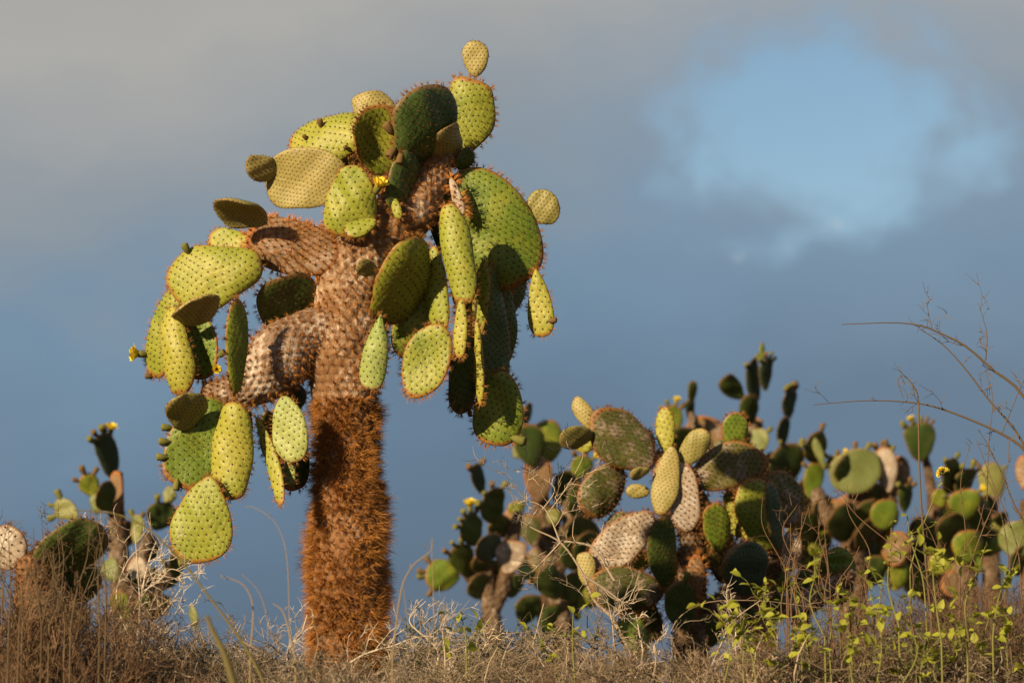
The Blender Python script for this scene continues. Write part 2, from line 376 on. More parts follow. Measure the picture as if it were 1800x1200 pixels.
    def surf(s, xy, r, side):
        x, y = xy[:, 0], xy[:, 1]; e = .004
        z_ = s.zed(x, y, r, side); A = s.deform(np.stack([x, y, z_], 1)); B = s.deform(np.stack([x, y, z_+side*e], 1))
        dx = s.deform(np.stack([x+e, y, s.zed(x+e, y, s.rfrac(x+e, y), side)], 1))-A; dy = s.deform(np.stack([x, y+e, s.zed(x, y+e, s.rfrac(x, y+e), side)], 1))-A
        n = unit(np.cross(dx, dy)); n = n*np.sign((n*(B-A)).sum(1, keepdims=True)+1e-12); return A, n
    def spines(s, name, style):
        n_, l0, l1, sp_, rad, cush, rimn, rl, mats = style
        xy, r = s.areoles(); parts, slots = [], []
        for side in (1, -1):
            P, n = s.surf(xy, r, side)
            if cush: parts.append(dome_geo(P, n, cush, cush*.7, s.r)); slots.append(0)
            if n_: parts.append(spine_geo(P, n, n_, l0, l1, sp_, rad, s.r)); slots.append(1)
        if rimn:
            per = math.pi*(s.L+s.W)/2; k = max(8, int(per/(s.sp*.55))); th = (np.arange(k)+s.r.normal(size=k)*.9)/k*2*math.pi
            x, y = s.outline(th); e = .01; x2, y2 = s.outline(th+e); tx, ty = x2-x, y2-y
            z_ = s.zed(x, y, np.ones(k), 0)
            A = s.deform(np.stack([x, y, z_], 1)); B = s.deform(np.stack([x+ty/np.hypot(tx, ty)*-.004*-1, y-tx/np.hypot(tx, ty)*.004, z_], 1)); n = unit(B-A)
            cen = s.deform(np.array([[0, s.L*.5, 0.]])); n = n*np.sign((n*(A-cen)).sum(1, keepdims=True)+1e-9)
            parts.append(spine_geo(A, n, rimn, rl*.3, rl*1.1, .8, rad*.85, s.r)); slots.append(2)
        V, T, sl = join_geo(parts)
        return np_mesh(name, V, T, mats=[M_CUSH, mats[0], mats[1]], mi=np.asarray(slots)[sl])
# style: spines per areole, min/max length, spread, radius, cushion radius, rim spines, rim length, (face, rim) materials
ST = {
 'green':  (5, .006, .022, 1.0, .0009, .0040, 20, .030, (M_SP_DARK, M_SP_RIM)),
 'bright': (5, .005, .018, 1.0, .0009, .0040, 14, .025, (M_SP_DARK, M_SP_RIM)),
 'young':  (3, .003, .008, 1.0, .0008, .0034, 4, .009, (M_SP_DARK, M_SP_DARK)),
 'old':    (24, .008, .044, 1.2, .0010, .0050, 26, .042, (M_SP_RUST, M_SP_RUST)),
 'oldmid': (7, .008, .026, 1.2, .0011, .0050, 14, .028, (M_SP_BROWN, M_SP_BROWN)),
 'far':    (0, 0, 0, 0, .0012, .0050, 4, .022, (M_SP_DARK, M_SP_BROWN)),
}
KIND = {'g': (M_GREEN, 'green', .029), 'b': (M_BRIGHT, 'bright', .029), 'p': (M_PALE, 'bright', .027), 'y': (M_YOUNG, 'young', .019), 'd': (M_DARK, 'green', .029),
        'u': (M_BLUE, 'bright', .026), 'og': (M_OLDG, 'old', .028), 'f': (M_FAR, 'bright', .029), 'om': (M_OLDG, 'oldmid', .028), 'wm': (M_WHITE, 'oldmid', .028), 'o': (M_OLD, 'old', .028), 'w': (M_WHITE, 'old', .028)}
PADN = [100]
def pad_frame(b, t, wpx, n, Y):
    B = at(*b, Y); nx, nz = n; nv = RIGHT*nx + UP*nz - FWD*math.sqrt(max(.06, 1-nx*nx-nz*nz)); nv = unit(nv)
    d = ray(*t); T = CAM + d*(((B-CAM) @ nv)/(d @ nv))
    Tf = at(*t, Y); lf = np.linalg.norm(Tf-B)
    if np.linalg.norm(T-B) > 1.7*lf or (T-B) @ (Tf-B) < 0:            # too steep: keep the pad a plausible length
        s_ = np.sign((T-B)[1]) or 1; T = at(*t, Y + s_*lf*1.2)
    y = unit(T-B); L = np.linalg.norm(T-B); z_ = unit(nv - (nv @ y)*y); x = np.cross(y, z_)
    dirp = unit(np.array([t[0]-b[0], -(t[1]-b[1])], float)); perp = np.array([-dirp[1], dirp[0]])
    xp = np.array([x @ RIGHT, x @ UP]); f = max(.30, abs(xp @ perp))
    W = 1.06*wpx/F_PX*Y/f
    return B, L, W, frame(B, x, y, z_)
def add_pad(root, b, t, wpx, n, Y, kind='g', detail=True, **kw):
    PADN[0] += 1; B, L, W, M = pad_frame(b, t, wpx, n, Y)
    mat, st, sp = KIND[kind]
    if L < .13 and kind != 'y': sp *= .8
    P = Pad(L, W, PADN[0], spacing=sp, **kw)
    o = put('pad', P.mesh('pad', mat, 56 if detail else 40), root, M)
    put('spines', P.spines('spines', ST[st if detail else 'far']), o, M, 'stuff')
    o_pad[o.name] = P; return o
o_pad = {}
def tube_part(root, name, pts, Y0, mat, style, seed, sp=.032, to_ground=None, lump=.06, nseg=None, ell=.92, jit=.12):
    """a thick stem through photograph points (px, py, width px, extra depth)"""
    r = np.random.default_rng(seed)
    P = [np.append(at(q[0], q[1], Y0+(q[3] if len(q) > 3 else 0)), q[2]/2/F_PX*(Y0+(q[3] if len(q) > 3 else 0))) for q in pts]
    if to_ground is not None:
        b = P[0]; zg = float(ground_z(b[0], b[1]))-.06
        if b[2] > zg+.02: P = [np.array([b[0]+to_ground, b[1], zg, b[3]*1.04])]+P
    P = np.array(P); n = nseg or max(10, int(np.linalg.norm(np.diff(P[:, :3], axis=0), axis=1).sum()/.022))
    C = smooth_line(P, n); c, R = C[:, :3], np.maximum(C[:, 3], .004); t = unit(np.gradient(c, axis=0))
    arc = np.concatenate([[0], np.cumsum(np.linalg.norm(np.diff(c, axis=0), axis=1))])
    a = unit(np.cross(np.tile(np.array([0, 1., .15]), (n, 1)), t)); b = np.cross(t, a)
    ns = 44; th = np.arange(ns+1)/ns*2*math.pi; ph = r.random(6)*6.28
    def radius(i_arc, th_, Rr): 
        return Rr*(1+lump*(np.sin(2*th_+i_arc*7+ph[0])*.5+np.sin(3*th_-i_arc*15+ph[1])*.4+np.sin(5*th_+i_arc*31+ph[2])*.35+np.sin(7*th_-i_arc*47+ph[3])*.25))
    RR = radius(arc[:, None], th[None, :], R[:, None]); RR[:, -1] = RR[:, 0]
    V = c[:, None]+RR[..., None]*(a[:, None]*np.cos(th)[None, :, None]+ell*b[:, None]*np.sin(th)[None, :, None])
    Rm = float(R.mean()); nw = max(3, round(2*math.pi*Rm/sp)); UVm = np.stack(np.broadcast_arrays(th[None]/(2*math.pi)*nw, arc[:, None]/sp), -1)
    V = V.reshape(-1, 3); k = ns+1; i = (np.arange(n-1)[:, None]*k+np.arange(ns)[None]).ravel()
    Q = np.stack([i, i+1, i+k+1, i+k], 1); e0, e1 = len(V), len(V)+1
    V = np.vstack([V, c[0]-t[0]*R[0]*.2, c[-1]+t[-1]*R[-1]*.35]); j = np.arange(ns)
    T = np.concatenate([np.stack([np.full(ns, e0), j+1, j], 1), np.stack([np.full(ns, e1), (n-1)*k+j, (n-1)*k+j+1], 1)])
    UV = np.vstack([UVm.reshape(-1, 2), [[0, 0], [0, 0]]]); o0 = Vector(c[0]); Ml = Matrix.Translation(o0)
    me = np_mesh(name, V-np.array(o0), T, Q, [mat], UV, smooth=True)
    ob = put(name, me, root, Ml)
    # spine tufts on a jittered lattice
    n_, l0, l1, spread, rad, dens, mt = style
    if n_:
        A = []
        rows = np.arange(0, arc[-1], sp*.87/dens)
        for q, s_ in enumerate(rows): 
            for h in range(int(nw*dens)): A.append((s_, (h+.5*(q % 2))/int(nw*dens)*2*math.pi))
        A = np.array(A); A[:, 0] += r.normal(size=len(A))*sp*jit; A[:, 1] += r.normal(size=len(A))*jit/nw*3
        A[:, 0] = np.clip(A[:, 0], 0, arc[-1])
        ip = lambda X: np.stack([np.interp(A[:, 0], arc, X[:, q]) for q in range(3)], 1)
        cc, aa, bb = ip(c), ip(a), ip(b); Rr = radius(A[:, 0], A[:, 1], np.interp(A[:, 0], arc, R))[:, None]
        dn = aa*np.cos(A[:, 1:])+bb*np.sin(A[:, 1:])*ell
        pc = cc+dn*Rr-np.array(o0)                                    # worn patches stay short, others grow shaggy
        wv = np.sin(A[:, 0]*9+2*A[:, 1]+ph[4])+np.sin(A[:, 0]*17-3*A[:, 1]+ph[5])+r.normal(size=len(A))*.7
        geo = []
        for lo, hi, ff, nn in ((-9, -1.1, .45, n_//3), (-1.1, .8, .85, n_), (.8, 9, 1.2, n_)):
            q = (wv > lo) & (wv <= hi)
            if q.any(): geo.append(spine_geo(pc[q], unit(dn[q]), max(2, nn), l0*ff, l1*ff, spread, rad, r, droop=.35))
        V, T, _ = join_geo(geo)
        put('spines', np_mesh('spines', V, T, mats=[mt]), ob, Ml, 'stuff')
    return ob

def lathe(prof, ns=10):
    V = [np.array([[r*math.cos(a), r*math.sin(a), z_] for a in np.arange(ns)*2*math.pi/ns]) for r, z_ in prof]
    V = np.concatenate(V); j = np.arange(ns); j2 = (j+1) % ns
    Q = np.concatenate([np.stack([k*ns+j, k*ns+j2, (k+1)*ns+j2, (k+1)*ns+j], 1) for k in range(len(prof)-1)]); return V, Q
def bud_mesh(mat):
    V, Q = lathe([(.002, -.006), (.006, 0), (.010, .010), (.0125, .022), (.0125, .032), (.010, .038), (.004, .036), (.0005, .030)])
    r = np.random.default_rng(3); V[:, :2] *= 1+.12*r.normal(size=(len(V), 1)); return np_mesh('bud', V, Q=Q, mats=[mat], smooth=True)
BUD, BUDB = bud_mesh(M_BUD), bud_mesh(M_BUDB)
def flower_mesh():
    Vs, Ts, Qs, mi = [], [], [], []; V, Q = lathe([(.003, -.006), (.008, 0), (.012, .014), (.012, .026), (.006, .03)]); Vs.append(V); Qs.append(Q); mi += [0]*len(Q); k = len(V)
    r = np.random.default_rng(5)
    for ring, (n, tilt, ln) in enumerate(((7, .75, .034), (6, .4, .034), (4, .12, .03))):
        for q in range(n):
            a = (q+.5*ring)/n*6.283+r.normal()*.1; tl = tilt+r.normal()*.08; wd = .012
            rad = np.array([math.cos(a), math.sin(a), 0]); tan = np.array([-math.sin(a), math.cos(a), 0]); upv = np.array([0, 0, 1.])
            pts = []
            for f, wf in ((0, .35), (.4, .9), (.75, 1.), (1., .35)):
                ang = tl*(.4+.6*f); p_ = rad*(.007+math.sin(ang)*ln*f)+upv*(.024+math.cos(ang)*ln*f)
                pts += [p_-tan*wd*wf, p_+tan*wd*wf]
            Vs.append(np.array(pts)); Qs.append(np.array([[0, 1, 3, 2], [2, 3, 5, 4], [4, 5, 7, 6]])+k); k += 8; mi += [1]*3
    return np_mesh('flower', np.concatenate(Vs), Q=np.concatenate(Qs), mats=[M_BUD, M_PETAL], mi=mi, smooth=True)
FLOWER = flower_mesh()
def nearest_on(pad, p):
    """the point of a pad's surface seen at (or closest to) a photograph pixel, and how far off it is"""
    V = np.empty(len(pad.data.vertices)*3, np.float32); pad.data.vertices.foreach_get('co', V); m4 = np.array(WM[pad.name])
    V = V.reshape(-1, 3) @ m4[:3, :3].T + m4[:3, 3]; d = unit(ray(*p)); q = V-CAM; t = q @ d; off = np.linalg.norm(q-t[:, None]*d, axis=1)
    k = np.argmin(off + .12*(t-t.min())); return V[k], off[k]
def bud_at(pad, p, d, Y, size=1.0, kind='bud', mat=None):
    """bud, fruit or flower on a pad: photograph point of its foot, direction on the picture plane (right, up, towards viewer)"""
    z_ = unit(RIGHT*d[0]+UP*d[1]-FWD*(d[2] if len(d) > 2 else 0.2)); x = unit(np.cross(z_, [.2, .7, .4])); y = np.cross(z_, x)
    pos, _ = nearest_on(pad, p)                                     # its foot sits on the pad itself
    M = frame(pos-z_*.003, x, y, z_) @ Matrix.Scale(size*1.4, 4)
    return put(kind, FLOWER if kind == 'flower' else (BUDB if mat else BUD), pad, M)
def rim_buds(pad, n, seed, size=1.0, tip=.8):
    """a row of buds along the tip rim of a pad"""
    P = o_pad[pad.name]; r = np.random.default_rng(seed); M = WM[pad.name]
    for th in math.pi + (np.arange(n)-(n-1)/2)*tip/max(1, n-1)*1.9 + r.normal(size=n)*.08:
        x, y = P.outline(np.array([th])); p_ = P.deform(np.stack([x, y, np.zeros(1)], 1))[0]; c = P.deform(np.array([[0, P.L*.55, 0]]))[0]
        z_ = unit(p_-c+r.normal(size=3)*.05*P.L); x_ = unit(np.cross(z_, [.1, .2, .9])); y_ = np.cross(z_, x_)
        fl = r.random() < .07
        put('flower' if fl else 'bud', FLOWER if fl else (BUD if r.random() < .6 else BUDB), pad, M @ (frame(p_-z_*.004, x_, y_, z_) @ Matrix.Scale(size*(.8+.5*r.random()), 4)))

# ------------------------------------------------------------------ the giant prickly pear
Y0 = 12.0
b0 = at(614, 1200, Y0); base = (b0[0], Y0, float(ground_z(b0[0], Y0)))
giant = thing('giant_prickly_pear', 'tall tree-like prickly pear with rust-spined trunk and drooping yellow-green pads', 'cactus', base)
LOW = (26, .014, .074, 1.0, .0013, 1.4, M_SP_FUR)
UPP = (36, .008, .040, 1.2, .0009, 1.05, M_SP_TUFT)
GRY = (28, .008, .038, 1.2, .0009, 1.0, M_SP_TUFT)
tube_part(giant, 'trunk', [(616, 1225, 118), (614, 1150, 122), (610, 1060, 130), (610, 1000, 130), (612, 930, 118), (612, 860, 108), (609, 790, 101), (608, 740, 103), (606, 705, 110)], Y0, M_BARK_LOW, LOW, 11, to_ground=0, jit=.6)
tube_part(giant, 'upper_trunk', [(606, 730, 96), (607, 690, 116), (609, 640, 136), (613, 590, 140), (613, 540, 124), (610, 500, 112), (620, 460, 104), (640, 430, 90)], Y0, M_BARK_UP, UPP, 12, sp=.040)
tube_part(giant, 'branch', [(625, 500, 80), (652, 445, 92), (685, 405, 102), (715, 370, 104), (742, 330, 84), (765, 290, 60), (788, 268, 44)], Y0-.02, M_BARK_UP, UPP, 13, sp=.036)
tube_part(giant, 'branch', [(590, 575, 80), (545, 585, 84), (500, 620, 118), (462, 660, 96), (415, 688, 64), (358, 692, 40)], Y0-.05, M_BARK_GREY, GRY, 14, sp=.034)
tube_part(giant, 'branch', [(612, 455, 60), (590, 425, 50), (572, 400, 36)], Y0+.04, M_BARK_GREY, GRY, 15, sp=.034)
def G(b, t, w_, n, dy, kind='g', **kw): return add_pad(giant, b, t, w_, n, Y0+dy, kind, **kw)
# crown
A1 = G((836, 136), (836, 72), 45, (-.2, 0), .10, 'y', bn=.35)
A2 = G((800, 285), (832, 132), 92, (-.12, .05), .14, 'g', kw=-.4)
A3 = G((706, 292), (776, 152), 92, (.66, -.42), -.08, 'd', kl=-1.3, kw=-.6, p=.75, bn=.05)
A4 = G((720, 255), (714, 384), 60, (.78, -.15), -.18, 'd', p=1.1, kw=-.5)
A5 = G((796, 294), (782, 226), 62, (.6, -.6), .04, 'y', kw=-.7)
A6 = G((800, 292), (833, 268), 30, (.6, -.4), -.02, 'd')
A7 = G((788, 255), (774, 180), 40, (-.4, .1), .20, 'b')
A9 = G((668, 232), (645, 158), 74, (-.05, .25), .18, 'y', kw=-.4)
A10 = G((655, 226), (508, 262), 92, (-.40, .40), -.04, 'b', kw=-.7, kl=-.6, p=.7)
A11 = G((672, 308), (655, 184), 92, (.25, -.30), -.06, 'g', kw=.9, kl=.5, p=.72, bn=.05)
A12 = G((608, 300), (464, 326), 104, (-.30, -.10), -.12, 'y', kw=.35, p=.72, k=.1, bn=.1)
A13 = G((492, 302), (432, 290), 46, (.45, -.35), -.02, 'y')
A14 = G((470, 392), (380, 352), 74, (.40, -.50), -.14, 'y', kw=.9, kl=.5, p=1.3, tw=.9)
A15 = G((625, 292), (508, 262), 56, (-.35, .3), .08, 'b', p=.7)
A16 = G((624, 290), (606, 420), 96, (-.18, .0), -.22, 'b', wave=.14, kw=-.4)
A17 = G((662, 388), (606, 408), 30, (-.1, .6), -.25, 'b', kw=-.5)
A18 = G((689, 340), (703, 386), 17, (-.3, .1), -.16, 'b')
A19 = G((735, 300), (700, 240), 60, (-.2, .1), .22, 'g')
A20 = G((690, 260), (688, 200), 40, (-.1, .1), .12, 'g')
for p_, d_ in (((688, 233), (-.5, .6)), ((694, 262), (-.2, -.3)), ((702, 270), (-.1, -.6))): bud_at(A3, p_, d_, Y0-.12, 1.1, mat=1)
for p_, d_, z_ in (((566, 222), (-.3, .9, .3), .75), ((536, 246), (-.6, .7, .3), .55), ((606, 262), (.4, .1, .7), .5)): bud_at(A10, p_, d_, Y0-.10, z_, mat=1)
bud_at(A16, (660, 338), (.45, 1, .5), Y0-.30, .95, 'flower')
# right side
B1 = G((800, 305), (920, 498), 160, (-.08, .02), .02, 'g', kw=-.4, k=.10, bn=.0, p=.8, kl=-.3)
B2 = G((924, 374), (982, 355), 58, (-.2, 0), .05, 'y')
B3 = G((942, 472), (955, 593), 46, (-.25, .08), .0, 'b', k=.35, bn=.6)
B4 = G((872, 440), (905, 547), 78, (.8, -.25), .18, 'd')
B5 = G((786, 358), (818, 532), 62, (-.30, .1), -.24, 'b', kw=-1.0, k=.05, bn=.1, p=.72)
B6 = G((724, 416), (692, 568), 96, (.60, -.48), -.32, 'g', kw=-.5, kl=-.5, k=.05, p=.78)
B7 = G((662, 476), (627, 466), 30, (.6, -.3), -.24, 'y')
B8 = G((670, 552), (649, 685), 50, (-.2, .08), -.24, 'p', k=.4, bn=.7, wave=.12, kw=-.6)
B9 = G((762, 432), (772, 590), 40, (-.5, .05), -.14, 'b', kw=-.3)
B10 = G((745, 510), (716, 632), 76, (.1, -.05), -.06, 'g')
B11 = G((778, 570), (722, 700), 82, (-.28, .1), -.22, 'g', kw=.35, kl=.3, p=1.2, k=-.05, bn=.0)
B12 = G((812, 524), (808, 630), 24, (-.4, .1), -.28, 'b')
B13 = G((852, 455), (832, 610), 32, (-.62, 0), -.10, 'b')
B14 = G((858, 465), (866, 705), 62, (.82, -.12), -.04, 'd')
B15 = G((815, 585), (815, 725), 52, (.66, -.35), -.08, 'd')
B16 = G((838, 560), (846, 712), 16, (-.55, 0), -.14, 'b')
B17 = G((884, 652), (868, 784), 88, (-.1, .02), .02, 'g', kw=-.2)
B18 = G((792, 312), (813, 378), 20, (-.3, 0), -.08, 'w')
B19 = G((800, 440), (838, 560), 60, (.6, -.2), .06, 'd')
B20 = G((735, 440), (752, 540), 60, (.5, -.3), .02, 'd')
bud_at(B3, (964, 564), (1, .1), Y0, .7, mat=1); bud_at(B17, (902, 770), (.6, -.2), Y0, 1.2)
for p_ in ((797, 688), (800, 703), (812, 716), (826, 722), (842, 712), (850, 712)): bud_at(B15, p_, (-.5+.02*(p_[0]-797), -.6), Y0-.1, .6, mat=1)
A21 = G((712, 345), (610, 262), 74, (-.1, .1), .16, 'o')
A22 = G((768, 325), (806, 455), 66, (.4, -.2), .14, 'd')
A23 = G((690, 330), (655, 270), 60, (-.2, -.1), .06, 'o')
B21 = G((876, 470), (884, 645), 52, (.7, -.2), .10, 'd')
B22 = G((825, 470), (822, 620), 44, (.6, -.3), .05, 'd')
# left arm
C1 = G((596, 455), (434, 408), 100, (-.05, .25), -.10, 'o', kw=-.6, k=.1, bn=.05, p=.75)
C2 = G((452, 440), (368, 418), 52, (-.3, .35), .06, 'b')
C3 = G((460, 460), (298, 514), 112, (-.22, .15), -.16, 'b', kw=-.4, kl=-.7, bn=.08, p=.78)
C4 = G((312, 502), (272, 665), 56, (-.55, .05), .02, 'g', kl=-.3)
C5 = G((302, 540), (318, 692), 62, (-.5, .1), -.10, 'b', kw=-.9, kl=-.6, p=.75)
C6 = G((350, 552), (338, 668), 92, (.0, .0), -.06, 'g', kw=1.0, p=.75)
C7 = G((384, 520), (308, 564), 42, (.3, -.75), -.22, 'y', kw=.5)
C8 = G((414, 692), (418, 525), 34, (.70, .0), -.30, 'g', k=.1, bn=.1)
C9 = G((512, 585), (498, 484), 104, (.3, -.6), .10, 'd', p=.75)
C11 = G((498, 672), (532, 715), 44, (.7, -.3), .02, 'u')
bud_at(C4, (256, 624), (-1, .1), Y0-.04, .95, 'flower'); bud_at(C4, (268, 660), (-1, 0), Y0, .7, mat=1); bud_at(C3, (331, 446), (-.5, .8), Y0-.14, .9)
bud_at(C6, (383, 652), (.3, .2, .8), Y0-.12, .5, 'flower'); bud_at(C6, (388, 626), (.5, .4), Y0-.1, .8); bud_at(C8, (407, 562), (-1, .1), Y0-.3, .5)
# hanging below the arm
D1 = G((364, 702), (294, 736), 58, (.4, -.6), -.30, 'y', kw=.2)
D2 = G((388, 702), (308, 850), 100, (.12, .15), -.20, 'g', bn=.05, wave=.09, p=.68, k=.1)
D3 = G((412, 706), (396, 882), 82, (-.28, .1), -.28, 'b', kw=-.8, bn=.1, wave=.07, p=.76)
D4 = G((369, 836), (344, 993), 106, (-.2, .08), -.30, 'b', k=.12, bn=.45, wave=.07, p=1.0)
D5 = G((450, 732), (494, 888), 24, (-.62, .1), -.2, 'b', kl=.5)
D6 = G((498, 696), (520, 812), 62, (-.3, .1), -.26, 'p', bn=.25)
D7 = G((508, 735), (522, 863), 54, (.55, -.3), -.15, 'd')
D7b = G((498, 740), (512, 858), 24, (-.6, 0), -.20, 'p')
D8 = G((468, 722), (480, 806), 34, (.7, -.4), -.12, 'd')
D9 = G((438, 718), (430, 785), 18, (.6, -.3), -.14, 'd')
for p_ in ((291, 746), (291, 778), (288, 805)): bud_at(D2, (p_[0]+6, p_[1]), (-1, .1), Y0-.2, .85)
bud_at(D2, (312, 845), (-.1, -1), Y0-.2, .85); bud_at(D4, (331, 985), (-1, -.2), Y0-.3, .9)

# ------------------------------------------------------------------ cactus beside it, a little farther
Y1 = 14.4
b1 = at(1215, 1150, Y1)
mid = thing('bushy_prickly_pear', 'low sprawling prickly pear with brown corky old pads and pale young pads', 'cactus', (b1[0], Y1, float(ground_z(b1[0], Y1))))
BRN = (22, .01, .035, 1.2, .0011, 1.0, M_SP_BROWN)
M_BARK_FAR = bark_mat('bark_far', (.06, .04, .024), (.12, .08, .05), (.24, .20, .17), -.05)
tube_part(mid, 'trunk', [(1215, 1150, 60), (1214, 1060, 54), (1218, 980, 48), (1212, 910, 40)], Y1+.05, M_BARK_FAR, BRN, 21, to_ground=0)
tube_part(mid, 'branch', [(1220, 1090, 40), (1290, 1050, 44), (1345, 1010, 40), (1375, 960, 30)], Y1+.08, M_BARK_FAR, BRN, 22)
tube_part(mid, 'branch', [(1210, 1080, 36), (1180, 1030, 34), (1150, 960, 28)], Y1+.06, M_BARK_FAR, BRN, 23)
tube_part(mid, 'branch', [(1214, 940, 40), (1206, 870, 42), (1185, 820, 36), (1150, 800, 20)], Y1+.06, M_BARK_GREY, BRN, 24)
def E(b, t, w_, n, dy, kind='g', **kw): return add_pad(mid, b, t, w_*.95, n, Y1+dy, kind, **{**dict(p=1.0, k=.10, bn=.12), **kw})
for a in [((1045, 758), (1011, 698), 32, (-.2, .1), .0, 'y'), ((1042, 764), (982, 771), 40, (.45, -.4), -.10, 'y'), ((1050, 770), (1005, 778), 44, (-.2, 0), .06, 'b'),
          ((1146, 822), (1044, 726), 88, (.15, .1), -.05, 'og'), ((1088, 812), (1034, 908), 76, (.28, -.1), -.02, 'og'), ((1172, 798), (1168, 715), 34, (-.3, .1), .02, 'b'),
          ((1182, 784), (1160, 904), 47, (-.25, .1), -.10, 'y'), ((1197, 816), (1242, 756), 46, (-.25, 0), -.05, 'y'), ((1212, 842), (1346, 800), 82, (-.05, .1), -.02, 'og'),
          ((1292, 790), (1293, 724), 46, (.1, -.1), .0, 'g'), ((1212, 935), (1172, 800), 80, (-.1, .05), -.02, 'w'), ((1148, 902), (1040, 1000), 76, (-.05, .1), -.12, 'w'),
          ((1168, 1040), (1034, 1032), 82, (.15, .1), -.12, 'og'), ((1034, 1030), (1026, 968), 35, (-.3, .1), -.14, 'y'), ((1174, 1034), (1160, 905), 55, (.55, -.2), -.16, 'd'),
          ((1266, 970), (1254, 882), 52, (.40, -.1), .0, 'g'), ((1332, 1034), (1286, 964), 94, (.62, -.45), -.2, 'u'), ((1352, 968), (1318, 838), 78, (.1, .0), -.02, 'g'),
          ((1370, 968), (1350, 846), 30, (.75, -.1), -.10, 'u'), ((1316, 950), (1322, 846), 50, (-.5, 0), .04, 'b'), ((1396, 925), (1350, 828), 84, (.15, .1), .15, 'og'), ((1388, 1004), (1396, 930), 38, (-.2, 0), -.05, 'w'),
          ((1142, 864), (1100, 862), 27, (-.1, 0), -.04, 'y'), ((1142, 824), (1107, 838), 20, (.5, -.3), -.1, 'y'), ((1142, 806), (1137, 754), 26, (-.2, 0), .08, 'w'),
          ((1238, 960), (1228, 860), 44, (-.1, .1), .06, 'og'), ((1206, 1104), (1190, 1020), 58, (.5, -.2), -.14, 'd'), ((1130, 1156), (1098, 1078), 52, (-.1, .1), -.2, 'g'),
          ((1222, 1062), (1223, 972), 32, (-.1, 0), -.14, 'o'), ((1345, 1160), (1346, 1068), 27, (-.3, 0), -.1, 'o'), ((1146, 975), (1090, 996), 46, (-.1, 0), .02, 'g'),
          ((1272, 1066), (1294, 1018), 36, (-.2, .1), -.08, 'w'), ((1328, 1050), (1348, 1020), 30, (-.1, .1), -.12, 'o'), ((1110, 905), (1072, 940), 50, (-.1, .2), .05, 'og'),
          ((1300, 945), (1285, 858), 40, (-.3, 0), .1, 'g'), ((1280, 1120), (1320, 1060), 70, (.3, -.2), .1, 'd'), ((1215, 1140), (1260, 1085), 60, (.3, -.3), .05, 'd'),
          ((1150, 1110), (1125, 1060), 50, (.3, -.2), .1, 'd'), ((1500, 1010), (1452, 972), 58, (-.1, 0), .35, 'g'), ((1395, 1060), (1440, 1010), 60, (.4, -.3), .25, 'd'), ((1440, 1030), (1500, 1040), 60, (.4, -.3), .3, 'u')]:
    a = a[:5]+({'og': 'om', 'w': 'wm'}.get(a[5], a[5]),)
    pd = E(*a, kw=random.uniform(-.4, .2), kl=random.uniform(-.3, .2))
tube_part(mid, 'branch', [(1330, 1080, 34), (1400, 1060, 36), (1460, 1030, 30), (1500, 1005, 20)], Y1+.22, M_BARK_GREY, BRN, 25)
lastp = pd
rf = random.Random(4)
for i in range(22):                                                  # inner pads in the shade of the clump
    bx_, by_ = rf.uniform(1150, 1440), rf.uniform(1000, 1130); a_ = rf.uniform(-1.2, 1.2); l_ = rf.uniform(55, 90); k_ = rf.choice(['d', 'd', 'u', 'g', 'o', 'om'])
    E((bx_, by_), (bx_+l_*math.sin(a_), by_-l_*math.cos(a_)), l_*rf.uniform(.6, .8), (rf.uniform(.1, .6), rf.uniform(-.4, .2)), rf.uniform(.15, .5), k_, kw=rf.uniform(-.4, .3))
for p_, d_ in (((1262, 972), (-.5, .8)), ((1258, 980), (-.8, .1)), ((1204, 1022), (.2, 1)), ((1284, 955), (0, 1))): bud_at(min((q for q in mid.children if q.name.startswith('pad')), key=lambda q: nearest_on(q, p_)[1]), p_, d_, Y1, 1.0)

